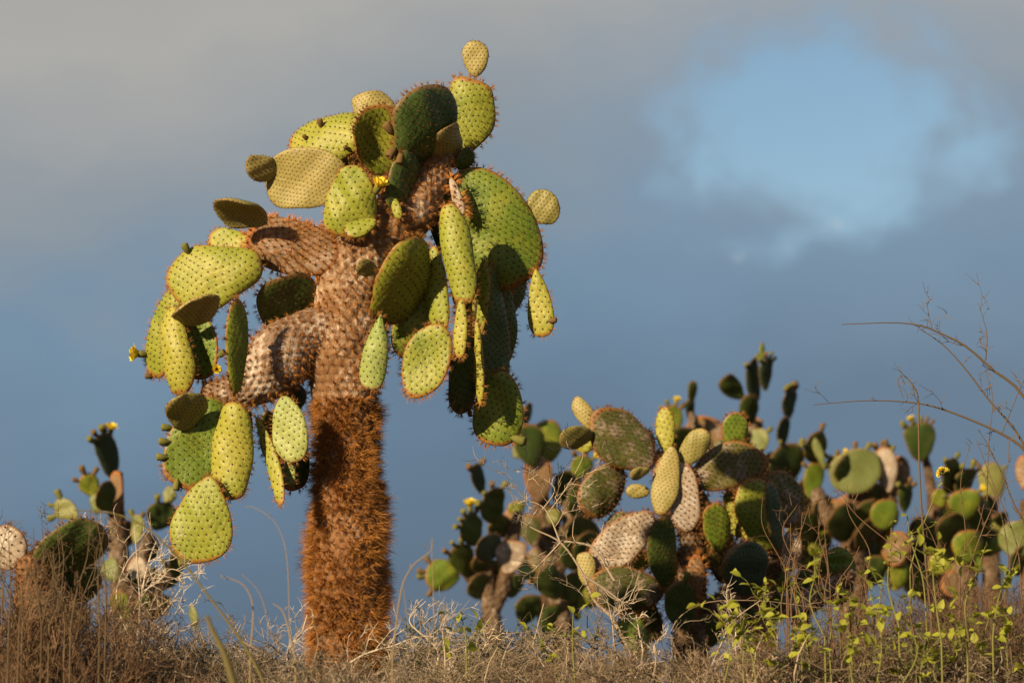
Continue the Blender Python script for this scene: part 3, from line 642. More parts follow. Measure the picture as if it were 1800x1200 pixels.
# ------------------------------------------------------------------ farther cacti
def far_cactus(label, Y, stems, pads, buds=(), group='prickly pears behind the giant cactus', name='prickly_pear', fill=None, seed=0):
    x0, y0_, *_ = stems[0][0]; p0 = at(x0, y0_, Y)
    root = thing(name, label, 'cactus', (p0[0], Y, float(ground_z(p0[0], Y))), group)
    for i, s_ in enumerate(stems):
        tube_part(root, 'trunk' if i == 0 else 'branch', s_, Y, M_BARK_FAR, (8, .012, .04, 1.2, .002, .6, M_SP_BROWN), 60+i+seed, sp=.05, to_ground=0 if i == 0 else None)
    out = []
    for i, a in enumerate(pads):
        r = random.Random(seed*50+i)
        dk = {'d': (.6, -.35), 'u': (.6, -.35), 'g': (.15, -.05), 'b': (-.35, .1), 'y': (-.3, .1), 'o': (-.1, .1), 'og': (.1, 0), 'w': (-.2, .1), 'p': (-.3, 0)}[a[3]]
        n = a[5] if len(a) > 5 else (dk[0]+r.uniform(-.1, .1), dk[1]+r.uniform(-.1, .1))
        out.append(add_pad(root, a[0], a[1], a[2], n, Y+(a[4] if len(a) > 4 else r.uniform(-.25, .15)), {'b': 'f', 'og': 'om', 'w': 'wm'}.get(a[3], a[3]), detail=False, kw=r.uniform(-.5, .4), kl=r.uniform(-.4, .4), p=r.uniform(.8, 1.1), k=r.uniform(.02, .32), bn=r.uniform(.1, .4), tw=r.uniform(-.3, .3)))
    for i, (k, n) in enumerate(buds): rim_buds(out[k], n, seed*9+i, 1.5)
    if fill:                                                        # inner pads of the clump, between the ones one can tell apart
        r = random.Random(seed+99); fx0, fx1, fy0, fy1, cnt = fill
        for i in range(cnt):
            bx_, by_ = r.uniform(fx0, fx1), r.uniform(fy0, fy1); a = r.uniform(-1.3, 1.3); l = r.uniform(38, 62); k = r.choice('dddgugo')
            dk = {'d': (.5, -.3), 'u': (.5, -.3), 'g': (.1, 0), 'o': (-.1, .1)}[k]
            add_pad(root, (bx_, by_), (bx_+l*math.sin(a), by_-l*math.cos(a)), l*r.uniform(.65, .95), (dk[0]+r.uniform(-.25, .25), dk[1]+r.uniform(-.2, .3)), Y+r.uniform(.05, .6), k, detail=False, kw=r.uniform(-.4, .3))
    return root
# behind, left
far_cactus('blurred prickly pear with a tall budded top pad beyond the left thicket', 20.0,
  [[(228, 1120, 40), (215, 1040, 40), (208, 960, 36), (205, 900, 28), (206, 830, 20)], [(215, 1010, 26), (245, 985, 30), (265, 940, 20)], [(212, 1040, 30), (260, 1040, 30), (300, 1010, 20)]],
  [((201, 840), (178, 758), 36, 'u'), ((206, 905), (205, 826), 24, 'o'), ((192, 897), (178, 850), 40, 'd', -.2), ((138, 908), (96, 886), 36, 'b'), ((168, 872), (148, 834), 34, 'g'),
   ((268, 930), (298, 884), 44, 'd'), ((294, 888), (301, 854), 22, 'b'), ((240, 958), (240, 904), 26, 'b'), ((255, 935), (272, 982), 26, 'd'), ((206, 1022), (186, 984), 34, 'b', -.3),
   ((258, 1014), (230, 984), 38, 'w'), ((292, 1034), (308, 990), 36, 'd'), ((252, 1040), (258, 1000), 44, 'd'), ((222, 1090), (203, 1040), 34, 'g', -.3), ((168, 902), (180, 868), 34, 'b'),
   ((225, 960), (222, 915), 30, 'o'), ((345, 1110), (338, 1062), 16, 'b'), ((150, 1000), (135, 960), 40, 'd'), ((215, 950), (196, 925), 22, 'd'), ((300, 1000), (316, 960), 20, 'd'), ((262, 1090), (285, 1045), 46, 'd')],
  [(0, 5), (4, 3), (3, 3), (5, 3), (7, 2), (11, 3)], seed=1)
# behind, between the giant and the bushy one
far_cactus('blurred prickly pear with stacked dark pads between the giant cactus and the bushy one', 21.0,
  [[(872, 1180, 36), (866, 1100, 34), (858, 1030, 30), (850, 960, 22)], [(864, 1080, 26), (888, 1020, 28), (902, 940, 24), (912, 900, 18)], [(858, 1040, 24), (825, 1010, 22), (815, 970, 16)]],
  [((849, 868), (834, 816), 25, 'u'), ((872, 918), (860, 862), 50, 'd', -.1), ((836, 958), (820, 904), 45, 'd'), ((848, 986), (868, 936), 50, 'u', -.3), ((808, 1012), (748, 1010), 54, 'g'),
   ((866, 1014), (857, 984), 38, 'b'), ((888, 1008), (906, 948), 50, 'w'), ((893, 958), (905, 888), 34, 'o'), ((880, 1034), (892, 992), 36, 'og'), ((826, 1012), (803, 958), 42, 'd'),
   ((912, 905), (905, 880), 30, 'g'), ((872, 950), (880, 905), 34, 'd'), ((850, 1050), (835, 1010), 40, 'd'), ((895, 1050), (915, 1010), 34, 'd'), ((860, 1010), (838, 975), 36, 'd')],
  [(0, 2), (1, 4), (2, 5), (4, 4), (9, 4)], seed=2)
far_cactus('blurred prickly pear behind bare pale twigs beside the bushy one', 22.0,
  [[(990, 1150, 40), (985, 1080, 40), (970, 1000, 38), (955, 920, 34), (948, 850, 28)], [(975, 1010, 30), (1000, 940, 28), (1000, 880, 20)], [(985, 1060, 30), (940, 1060, 26)]],
  [((958, 815), (965, 737), 54, 'g', -.1), ((940, 820), (922, 744), 52, 'd', -.2, (.35, -.2)), ((925, 748), (928, 708), 19, 'u'), ((945, 885), (945, 802), 50, 'o', -.1, (.2, 0)), ((905, 805), (918, 780), 22, 'b'),
   ((985, 888), (1000, 826), 48, 'd'), ((1005, 905), (1030, 850), 44, 'd'), ((1015, 840), (1030, 800), 40, 'g'), ((975, 945), (960, 890), 46, 'd'), ((1000, 960), (1022, 905), 46, 'd'),
   ((940, 960), (925, 905), 40, 'og'), ((922, 1098), (932, 1044), 40, 'd'), ((985, 1050), (950, 1000), 50, 'd'), ((1000, 1060), (1020, 1000), 50, 'd'), ((1015, 1090), (1008, 1040), 16, 'b'),
   ((960, 1010), (945, 960), 46, 'og'), ((1010, 1000), (1000, 945), 44, 'd'), ((978, 920), (965, 895), 30, 'b'), ((1040, 985), (1020, 940), 46, 'd'), ((965, 1120), (985, 1060), 50, 'd')],
  [(7, 3), (5, 2), (4, 1), (12, 2)], fill=(935, 1060, 900, 1090, 14), seed=3)
# tall, dark, behind the bushy one
far_cactus('tall slim dark prickly pear rising behind the bushy one with a spike on top', 24.0,
  [[(1322, 1060, 46), (1322, 900, 42), (1322, 800, 34), (1322, 740, 26)], [(1325, 860, 30), (1360, 830, 28), (1380, 800, 22)], [(1320, 880, 40), (1270, 830, 36), (1240, 780, 30)], [(1245, 790, 24), (1220, 750, 16), (1215, 725, 12)]],
  [((1330, 708), (1324, 630), 28, 'u'), ((1345, 686), (1350, 628), 26, 'u'), ((1340, 634), (1340, 602), 10, 'g'), ((1307, 700), (1270, 664), 36, 'd'), ((1320, 752), (1316, 694), 30, 'd'),
   ((1386, 738), (1391, 682), 28, 'u'), ((1376, 788), (1378, 733), 24, 'u', 0), ((1382, 858), (1374, 782), 62, 'd', -.1), ((1215, 708), (1217, 669), 16, 'd'), ((1214, 738), (1213, 700), 17, 'u'),
   ((1235, 800), (1245, 732), 72, 'o'), ((1328, 800), (1330, 752), 46, 'b'), ((1330, 760), (1330, 734), 22, 'o'), ((1185, 760), (1180, 712), 36, 'g'), ((1195, 800), (1190, 752), 50, 'd'),
   ((1270, 820), (1280, 770), 50, 'og'), ((1345, 840), (1352, 795), 40, 'd'), ((1300, 800), (1292, 755), 40, 'd'), ((1420, 900), (1400, 850), 54, 'd')],
  [(1, 4), (5, 7), (0, 2), (7, 3), (13, 4), (11, 2)], seed=4)
far_cactus('blurred prickly pear with one broad fan pad lit yellow-green', 22.5,
  [[(1500, 1110, 50), (1500, 1000, 46), (1500, 920, 40), (1510, 860, 30)], [(1505, 960, 32), (1450, 900, 32), (1435, 860, 22)], [(1510, 950, 32), (1555, 910, 32), (1566, 850, 24)]],
  [((1520, 864), (1488, 792), 90, 'b', -.2, (-.15, .1)), ((1440, 812), (1428, 762), 46, 'd'), ((1450, 822), (1429, 768), 15, 'b', -.2), ((1424, 876), (1436, 812), 36, 'g'), ((1564, 866), (1552, 782), 36, 'w', -.1, (-.1, 0)),
   ((1578, 870), (1582, 800), 36, 'o'), ((1560, 930), (1550, 878), 56, 'g', -.4), ((1525, 930), (1516, 884), 50, 'd'), ((1540, 885), (1530, 850), 46, 'b'), ((1465, 835), (1470, 800), 30, 'g'),
   ((1570, 995), (1578, 932), 50, 'o'), ((1590, 900), (1598, 850), 30, 'd'), ((1545, 812), (1548, 785), 22, 'og'), ((1450, 930), (1435, 880), 56, 'd'), ((1420, 960), (1404, 905), 56, 'd'), ((1490, 950), (1475, 890), 60, 'd'),
   ((1460, 930), (1478, 880), 50, 'o'), ((1490, 850), (1480, 805), 40, 'd')],
  [(0, 4), (1, 2), (4, 4), (12, 2), (3, 2), (9, 3), (11, 3)], fill=(1400, 1600, 900, 1060, 34), seed=5)
far_cactus('blurred prickly pear with a single budded square pad on a thin bare stem', 23.5,
  [[(1655, 1060, 44), (1650, 960, 36), (1640, 880, 20), (1632, 830, 15), (1625, 800, 14)]],
  [((1621, 810), (1612, 740), 54, 'd', -.1, (.25, -.1)), ((1640, 960), (1615, 915), 50, 'd'), ((1655, 970), (1650, 925), 56, 'g'), ((1665, 950), (1690, 910), 46, 'd')],
  [(0, 7), (2, 2)], fill=(1600, 1700, 915, 1060, 18), seed=6)
pf = far_cactus('blurred dark prickly pear with drooping pads behind the yellow-flowered stalk', 21.5,
  [[(1700, 1060, 40), (1695, 960, 36), (1688, 900, 28), (1682, 860, 20)]],
  [((1682, 868), (1665, 812), 40, 'd'), ((1690, 875), (1708, 822), 38, 'd'), ((1700, 915), (1690, 860), 54, 'g', -.2, (.3, -.1)), ((1712, 950), (1720, 890), 48, 'd'), ((1680, 960), (1665, 905), 56, 'd'), ((1700, 990), (1705, 930), 56, 'g', -.3, (.35, -.1)), ((1660, 890), (1645, 860), 30, 'g')],
  [(0, 3), (1, 3), (2, 2)], fill=(1660, 1735, 915, 1050, 14), seed=7)
far_cactus('blurred prickly pear with one upright pale pad against the sky', 23.0,
  [[(1745, 1060, 36), (1742, 980, 30), (1744, 900, 22), (1745, 870, 16)]],
  [((1746, 888), (1742, 812), 46, 'b', 0, (.0, 0)), ((1742, 930), (1726, 872), 34, 'd'), ((1750, 950), (1758, 900), 32, 'd'), ((1735, 990), (1730, 930), 44, 'd')], [(0, 2)], seed=8)
far_cactus('blurred prickly pear with pale round pads beyond the bare arching shrub', 20.0,
  [[(1815, 1080, 40), (1812, 1000, 36), (1805, 960, 24), (1800, 880, 14)]],
  [((1792, 982), (1776, 916), 56, 'b', -.1, (-.1, .1)), ((1810, 985), (1805, 920), 46, 'g'), ((1800, 860), (1797, 800), 24, 'o'), ((1800, 1010), (1785, 965), 40, 'd')], [(0, 2)], seed=9)
# nearer, half hidden in the left thicket
Y2 = 11.0; b2 = at(60, 1060, Y2)
near = thing('prickly_pear', 'prickly pear of two broad shaded pads sunk in the brown thicket', 'cactus', (b2[0], Y2, float(ground_z(b2[0], Y2))))
tube_part(near, 'trunk', [(60, 1110, 70), (56, 1040, 60), (50, 980, 40)], Y2, M_BARK_LOW, BRN, 31, to_ground=0)
add_pad(near, (56, 985), (190, 945), 80, (.45, -.50), Y2-.02, 'd', kw=-.3, bn=.1)
add_pad(near, (52, 970), (170, 1044), 92, (.48, -.45), Y2+.05, 'd', kw=-.3, bn=.1)
add_pad(near, (48, 968), (-20, 958), 76, (-.1, .1), Y2+.02, 'wm', bn=.1)
add_pad(near, (85, 1070), (140, 1110), 80, (.4, -.4), Y2+.1, 'd')

# ------------------------------------------------------------------ brush, shoots and grass
def grow(P0, d, L, r0, lvl, r, polys, wig=.22, kids=(3, 5), ang=.75, upb=.12, ratio=.55, n=7):
    """one wandering stem with its side twigs, appended to polys as (level, points, radii)"""
    pts = [np.array(P0, float)]; d = unit(d); step = L/(n-1)
    for i in range(n-1):
        d = unit(d + r.normal(size=3)*wig + np.array([0, 0, upb])); pts.append(pts[-1]+d*step)
    pts = np.array(pts); polys.append((lvl, pts, np.linspace(r0, r0*.35, n)))
    if lvl > 0:
        for _ in range(r.integers(*kids)+1):
            k = r.uniform(.25, .98)*(n-1); i = int(min(k, n-2)); p_ = pts[i]+(pts[i+1]-pts[i])*(k-i)
            t = unit(pts[i+1]-pts[i]); s_ = unit(np.cross(t, r.normal(size=3)))
            grow(p_, t*math.cos(ang)+s_*math.sin(ang)*(1 if r.random() < .85 else 1.6), L*ratio*r.uniform(.6, 1.15), max(.0016, r0*.66), lvl-1, r, polys, wig, kids, ang, upb, ratio, max(4, n-1))
    return polys
def leaflets(polys, cnt, size, r, low=.0):
    """small leaves strewn along the twigs"""
    src = [p_ for l, p_, _ in polys if l <= 1]; P, Dn = [], []
    for _ in range(cnt):
        q = src[r.integers(len(src))]; k = r.uniform(low, len(q)-1.001); i = int(k); P.append(q[i]+(q[i+1]-q[i])*(k-i))
    P = np.array(P); a = unit(r.normal(size=P.shape)+[0, 0, .4]); b = unit(np.cross(a, r.normal(size=P.shape))); s_ = size*(.5+r.random((cnt, 1)))
    V = np.stack([P, P+a*s_*.5+b*s_*.32, P+a*s_, P+a*s_*.5-b*s_*.32], 1).reshape(-1, 3)
    return V, np.arange(cnt*4).reshape(-1, 4)
def tufts(polys, cnt, each, size, r):
    """dense little clumps of lichen or dead leaves caught on the twigs"""
    src = [p_ for l, p_, _ in polys]; C = np.array([src[i][r.integers(len(src[i]))] for i in r.integers(len(src), size=cnt)])
    P = np.repeat(C, each, 0)+r.normal(size=(cnt*each, 3))*.014; a = unit(r.normal(size=P.shape)); b = unit(np.cross(a, r.normal(size=P.shape))); s_ = size*(.5+r.random((len(P), 1)))
    V = np.stack([P, P+a*s_*.5+b*s_*.32, P+a*s_, P+a*s_*.5-b*s_*.32], 1).reshape(-1, 3); return V, np.arange(len(P)*4).reshape(-1, 4)
def shrub_meshes(kind, seed):
    r = np.random.default_rng(seed); polys = []; lf = None
    if kind == 'upright':
        for _ in range(17):
            a = r.uniform(0, 6.28); q = r.random()**.5*.26; tilt = .2+1.1*q
            grow((q*math.cos(a), q*math.sin(a), -.03), (math.cos(a)*tilt*.6+r.normal()*.2, math.sin(a)*tilt*.6+r.normal()*.2, 1), r.uniform(.30, .85), .0042, 2, r, polys, .12, (2, 5), .6, .08, .42)
        mats, lf = (M_TWIG_BROWN, M_TWIG_BROWN), (leaflets(polys, 40, .016, r), M_LEAF_DRY)
    elif kind == 'tangled':
        for _ in range(8):
            a = r.uniform(0, 6.28); grow((r.normal()*.1, r.normal()*.1, -.03), (math.cos(a)*.9, math.sin(a)*.9, .75), r.uniform(.35, .75), .0066, 3, r, polys, .36, (2, 4), .95, .08, .52)
        mats, lf = (M_TWIG_PALE, M_TWIG_GREY), (tufts(polys, 14, 26, .012, r), M_LEAF_DRY)
    elif kind == 'olive':
        for _ in range(12):
            a = r.uniform(0, 6.28); grow((r.normal()*.1, r.normal()*.1, -.03), (math.cos(a)*.7, math.sin(a)*.7, 1), r.uniform(.35, .65), .0045, 2, r, polys, .25, (3, 5), .8, .1, .5)
        mats, lf = (M_TWIG_GREY, M_TWIG_GREY), (leaflets(polys, 1100, .020, r), M_LEAF_OLIVE)
    else:                                                            # 'lichen': pale twigs with grey-tan tufts
        for _ in range(9):
            a = r.uniform(0, 6.28); grow((r.normal()*.1, r.normal()*.1, -.03), (math.cos(a)*.8, math.sin(a)*.8, .9), r.uniform(.3, .65), .0054, 3, r, polys, .33, (2, 4), .9, .08, .5)
        mats, lf = (M_TWIG_GREY, M_TWIG_PALE), (tufts(polys, 30, 34, .011, r), M_LEAF_DRY)
    top = max(p_[:, 2].max() for _, p_, _ in polys); mx = max(l for l, _, _ in polys)
    out = []
    V, Q = tubes([(p_, q) for l, p_, q in polys if l == mx], 4); out.append(('stems', np_mesh('stems', V, Q=Q, mats=[mats[0]])))
    V, Q = tubes([(p_, q) for l, p_, q in polys if l < mx], 3); out.append(('twigs', np_mesh('twigs', V, Q=Q, mats=[mats[1]])))
    out.append(('leaves', np_mesh('leaves', lf[0][0], Q=lf[0][1], mats=[lf[1]])))
    return out, top
SHRUB = {k: [shrub_meshes(k, 200+10*j+i) for i in range(3)] for j, k in enumerate(('upright', 'tangled', 'olive', 'lichen'))}
def place_shrub(kind, px, py_top, Y, label, group, r, name):
    parts, top = SHRUB[kind][r.integers(3)]
    p_ = at(px, py_top, Y); zg = float(ground_z(p_[0], Y)); s_ = max(.12, p_[2]-zg)/top; wd = float(np.clip(s_*1.15, .5, 1.2))
    M = Matrix.Translation((p_[0], Y, zg)) @ Matrix.Rotation(r.uniform(0, 6.28), 4, 'Z') @ Matrix.Diagonal((wd, wd, s_, 1))
    root = put(name, None, None, M); root['label'] = label; root['category'] = 'shrub'; root['group'] = group
    for nm, me in parts: put(nm, me, root, M, 'stuff')
rs_ = np.random.default_rng(77)
MARKS = [(15, 'the corky brown pad of the thicket'), (110, 'the two sunken shaded pads'), (240, 'the tall white forked twigs'), (350, 'the lowest hanging teardrop pad'), (460, 'the nodding grass stalks'),
         (610, 'the rust-spined trunk'), (700, 'the sky gap next to the rust-spined trunk'), (785, 'the round side pad of the stacked dark cactus'), (875, 'the stem of the stacked dark cactus'), (985, 'the crooked whitish twigs'),
         (1100, 'the lowest corky pads of the bushy cactus'), (1215, 'the trunk of the bushy cactus'), (1320, 'the round blue-green pad of the bushy cactus'), (1490, 'the broad fan pad'), (1620, 'the hooked bare stem'),
         (1690, 'the dark drooping cactus'), (1745, 'the upright pale pad'), (1800, 'the root of the arching shrub')]
def mark(px): return min(MARKS, key=lambda q: abs(q[0]-px))[1]
ZONES = [  # kind, x0, x1, top at x0, top at x1, jitter, nearest, farthest, count, look, name
 ('upright', -30, 180, 965, 1010, 45, 10.3, 11.0, 13, 'brown upright leafless brush in front of', 'brown_brush'),
 ('upright', 60, 330, 1070, 1130, 30, 10.2, 10.8, 8, 'low brown leafless brush well in front of', 'brown_brush'),
 ('tangled', 170, 420, 1060, 1115, 40, 10.7, 11.6, 11, 'tangled pale dry brush below', 'dry_brush'),
 ('lichen', 400, 740, 1120, 1125, 30, 10.9, 11.7, 12, 'grey lichen-tufted dry brush before', 'dry_brush'),
 ('tangled', 380, 760, 1105, 1110, 30, 11.2, 11.8, 9, 'crooked pale dry brush before', 'crooked_brush'),
 ('olive', 330, 520, 1120, 1135, 20, 12.4, 13.4, 6, 'small olive-leaved bush behind', 'olive_bush'),
 ('lichen', 720, 1040, 1085, 1115, 40, 11.3, 12.6, 12, 'grey lichen-tufted dry brush below', 'dry_brush'),
 ('olive', 700, 960, 1080, 1100, 35, 12.6, 13.6, 8, 'olive-leaved bush below', 'olive_bush'),
 ('tangled', 980, 1340, 1105, 1100, 28, 11.7, 13.0, 13, 'tangled pale dry brush below', 'dry_brush'),
 ('upright', 1340, 1830, 1090, 1030, 40, 10.8, 11.6, 16, 'reddish-brown upright dry brush before', 'brown_brush'),
 ('upright', 1400, 1830, 1050, 1005, 35, 11.8, 13.2, 15, 'brown dry brush at the foot of', 'brown_brush'),
 ('tangled', 100, 560, 1130, 1145, 18, 10.4, 11.2, 9, 'low tangled pale dry brush well before', 'crooked_brush'),
 ('lichen', 330, 900, 1140, 1145, 20, 10.4, 11.5, 13, 'low tufted grey dry brush well before', 'dry_brush'),
 ('tangled', 640, 1300, 1130, 1130, 22, 10.6, 11.6, 14, 'low tangled pale dry brush well before', 'crooked_brush'),
 ('upright', 880, 1420, 1130, 1130, 22, 10.6, 11.6, 8, 'low brown dry brush well before', 'brown_brush'),
 ('tangled', 1320, 1800, 1130, 1100, 22, 10.5, 11.4, 10, 'low tangled pale dry brush well before', 'crooked_brush'),
 ('olive', 1380, 1800, 1130, 1090, 30, 10.6, 12.0, 9, 'low olive-leaved bush before', 'olive_bush'),
]
for kind, x0, x1, t0, t1, jit, ya, yb, cnt, look, nm in ZONES:
    for i in range(cnt):
        f = (i+rs_.uniform(.1, .9))/cnt; px = x0+(x1-x0)*f; t_tr = 32 if 525 < px < 700 else 0; lab = look+' '+mark(px)
        place_shrub(kind, px, t0+t_tr+(t1-t0)*f+rs_.normal()*jit*.6, rs_.uniform(ya, yb), lab, lab, rs_, nm)

def line(pts, Y, r0, r1, n=24):
    """a stem through photograph points, given its own distance (points may carry extra depth)"""
    P = np.array([at(q[0], q[1], Y+(q[2] if len(q) > 2 else 0)) for q in pts]); return smooth_line(P, n), np.linspace(r0, r1, n)
def twigged(name, label, cat, lines, Y, mat, r, kids=6, klen=.14, kr=.0014, lv=1, group=None, ang=.9):
    mains = [line(l[0], Y+(l[3] if len(l) > 3 else 0), l[1], l[2]) for l in lines]; b = mains[0][0][0]
    zg = float(ground_z(b[0], b[1])); root = thing(name, label, cat, (b[0], b[1], zg), group)
    if b[2] > zg: mains[0] = (np.vstack([[b[0], b[1], zg-.03], mains[0][0]]), np.append(mains[0][1][0], mains[0][1]))
    sub = []
    for P, R in mains:
        for _ in range(kids):
            i = r.integers(2, len(P)-1); t = unit(P[i]-P[i-1]); s_ = unit(np.cross(t, r.normal(size=3)*[1, .5, 1]))
            grow(P[i], t*.6+s_*ang, klen*r.uniform(.4, 1.3), max(kr, R[i]*.5), lv, r, sub, .22, (1, 3), .8, .05, .6, 6)
    o = Vector((b[0], b[1], zg)); M = Matrix.Translation(o)
    for q in mains:
        V, Q = tubes([q], 6); put('stem', np_mesh('stem', V-np.array(o), Q=Q, mats=[mat], smooth=True), root, M)
    if sub:
        V, Q = tubes([(p_, q) for _, p_, q in sub], 3); put('twigs', np_mesh('twigs', V-np.array(o), Q=Q, mats=[mat]), root, M, 'stuff')
    return root
r5 = np.random.default_rng(5)
twigged('arching_shrub', 'bare shrub with long thin arching twigs against the sky', 'shrub',
  [([(1850, 1150), (1845, 900), (1830, 760), (1790, 685), (1745, 650), (1700, 610), (1660, 589), (1620, 573), (1570, 567), (1480, 570)], .0075, .0016),
   ([(1835, 880), (1805, 795), (1780, 750), (1740, 705), (1700, 652), (1660, 608), (1618, 578)], .0055, .0016, .08),
   ([(1840, 850), (1800, 790), (1760, 762), (1700, 735), (1640, 714), (1590, 706), (1520, 704), (1430, 711)], .006, .0014, -.05),
   ([(1840, 960), (1790, 900), (1760, 830), (1735, 780), (1720, 755)], .004, .0012, .05),
   ([(1733, 632), (1735, 590), (1728, 560), (1719, 532)], .0022, .001), ([(1640, 582), (1634, 560), (1629, 532)], .0018, .001),
   ([(1735, 880), (1738, 780), (1745, 700), (1732, 650)], .0022, .001, .03), ([(1760, 764), (1790, 690), (1805, 660)], .0022, .001)],
  11.4, M_TWIG_DARK, r5, 7, .10, .0011)
twigged('bare_stem', 'single upright hooked bare stem before the blurred fan pad', 'stem',
  [([(1640, 1120), (1625, 960), (1617, 850), (1615, 760), (1614, 700), (1604, 676), (1588, 660), (1578, 670), (1588, 700)], .0048, .0014)], 11.2, M_TWIG_DARK, r5, 8, .10, .0012)
twigged('pale_twig_shrub', 'leafless shrub of crooked whitish twigs left bare beside the bushy prickly pear', 'shrub',
  [([(1110, 1150), (1075, 1085), (1045, 1055), (1020, 1000), (985, 953), (940, 930), (915, 915)], .0085, .0022), ([(985, 953), (955, 985), (935, 1005)], .005, .0016),
   ([(985, 953), (965, 905), (945, 885), (915, 880)], .0045, .0015), ([(1080, 1020), (1045, 965), (1010, 953), (985, 952)], .006, .004, .02), ([(950, 900), (975, 860), (945, 835), (915, 820)], .003, .0013),
   ([(965, 900), (1000, 850), (1025, 800), (1005, 790)], .003, .0013), ([(1025, 1010), (1070, 1040), (1110, 1070)], .008, .003)], 12.25, M_TWIG_PALE, r5, 6, .17, .0015, 2)
twigged('white_twig_bush', 'tall white forked twigs standing out of the dry brush below the hanging pads', 'shrub',
  [([(238, 1190), (243, 1110), (250, 1040), (262, 985), (275, 950)], .007, .0018), ([(240, 1180), (246, 1080), (242, 1000), (236, 922)], .0045, .0014), ([(245, 1150), (215, 1090), (205, 1040), (225, 985), (250, 960)], .004, .0014),
   ([(250, 1040), (280, 1020), (300, 1000), (330, 1010)], .003, .0014), ([(238, 1190), (265, 1110), (300, 1060), (320, 1030)], .0045, .0014)], 10.9, M_TWIG_WHITE, r5, 10, .13, .0013, 2)
twigged('crooked_twig', 'crooked pale twig reaching across the dry brush beside the rust-spined trunk', 'twig',
  [([(590, 1230), (600, 1180), (640, 1150), (690, 1135), (730, 1120), (763, 1118)], .006, .0018), ([(520, 1210), (505, 1150), (530, 1110), (540, 1080)], .006, .002)], 11.5, M_TWIG_WHITE, r5, 12, .12, .0015, 2)
twigged('crooked_twig', 'long bare twig lying slanted across the low stems under the bushy prickly pear', 'twig',
  [([(1210, 1180), (1180, 1110), (1230, 1062), (1330, 1055), (1450, 1068), (1540, 1062)], .0035, .0014)], 12.6, M_TWIG_GREY, r5, 8, .12, .0013, 2)
twigged('arched_stalk', 'long arched stalk with yellow-green foot leaning over toward the hanging pads', 'stalk',
  [([(470, 1215), (445, 1160), (410, 1105), (365, 1045), (318, 985), (262, 930), (200, 902), (130, 896)], .0056, .0018)], 9.2, M_STALK, r5, 3, .05, .001)
twigged('arched_stalk', 'short thick blurred olive stalk beside the long arched one', 'stalk', [([(415, 1215), (395, 1150), (375, 1110), (363, 1082)], .012, .006)], 8.0, M_STALK, r5, 0)
for i, pts in enumerate([[(509, 1150), (508, 1050), (503, 970), (485, 920), (450, 893), (430, 890)], [(440, 1150), (445, 1070), (430, 1030), (395, 1012)], [(470, 1150), (470, 1090), (455, 1040), (425, 1008)],
                         [(690, 1150), (705, 1040), (725, 995), (757, 968), (760, 945)], [(725, 1160), (715, 1080), (708, 1020)], [(520, 1160), (500, 1080), (480, 1060)], [(765, 1150), (762, 1050), (758, 950)]]):
    twigged('dry_grass_stalk', 'thin pale dry grass stalk nodding against the sky beside the rust-spined trunk', 'grass', [(pts, .0030, .0014)], 9.4 if i % 2 else 15.5, M_STRAW, r5, 2, .04, .001, group='nodding grass stalks')
for i in range(26):
    x = r5.uniform(1380, 1810); y0_ = r5.uniform(1090, 1180); l = r5.uniform(150, 330)*(1.15 if x > 1650 else .85); ln = r5.normal()*.28
    twigged('bare_stem', 'thin bare brown stem standing before '+mark(x), 'stem', [([(x, y0_), (x+ln*l*.15+r5.normal()*7, y0_-l*.28), (x+ln*l*.4+r5.normal()*9, y0_-l*.52), (x+ln*l*.8+r5.normal()*9, y0_-l*.8), (x+ln*l+r5.normal()*16, y0_-l)], .0032, .0012)], r5.uniform(10.6, 12.8), M_TWIG_BROWN, r5, 5, .10, .001, group='thin stems before '+mark(x))
for i in range(16):
    x = r5.uniform(-10, 200); y0_ = 1100; tp = r5.uniform(885, 970); ln = r5.normal()*16
    twigged('bare_stem', 'thin bare dark stem rising before '+mark(x), 'stem', [([(x, y0_), (x+ln*.2+r5.normal()*6, y0_*.7+tp*.3), (x+ln*.5+r5.normal()*7, y0_*.4+tp*.6), (x+ln+r5.normal()*6, tp)], .0030, .0013)], r5.uniform(9.8, 10.9), M_TWIG_DARK, r5, 6, .09, .0011, group='thin stems before '+mark(x))

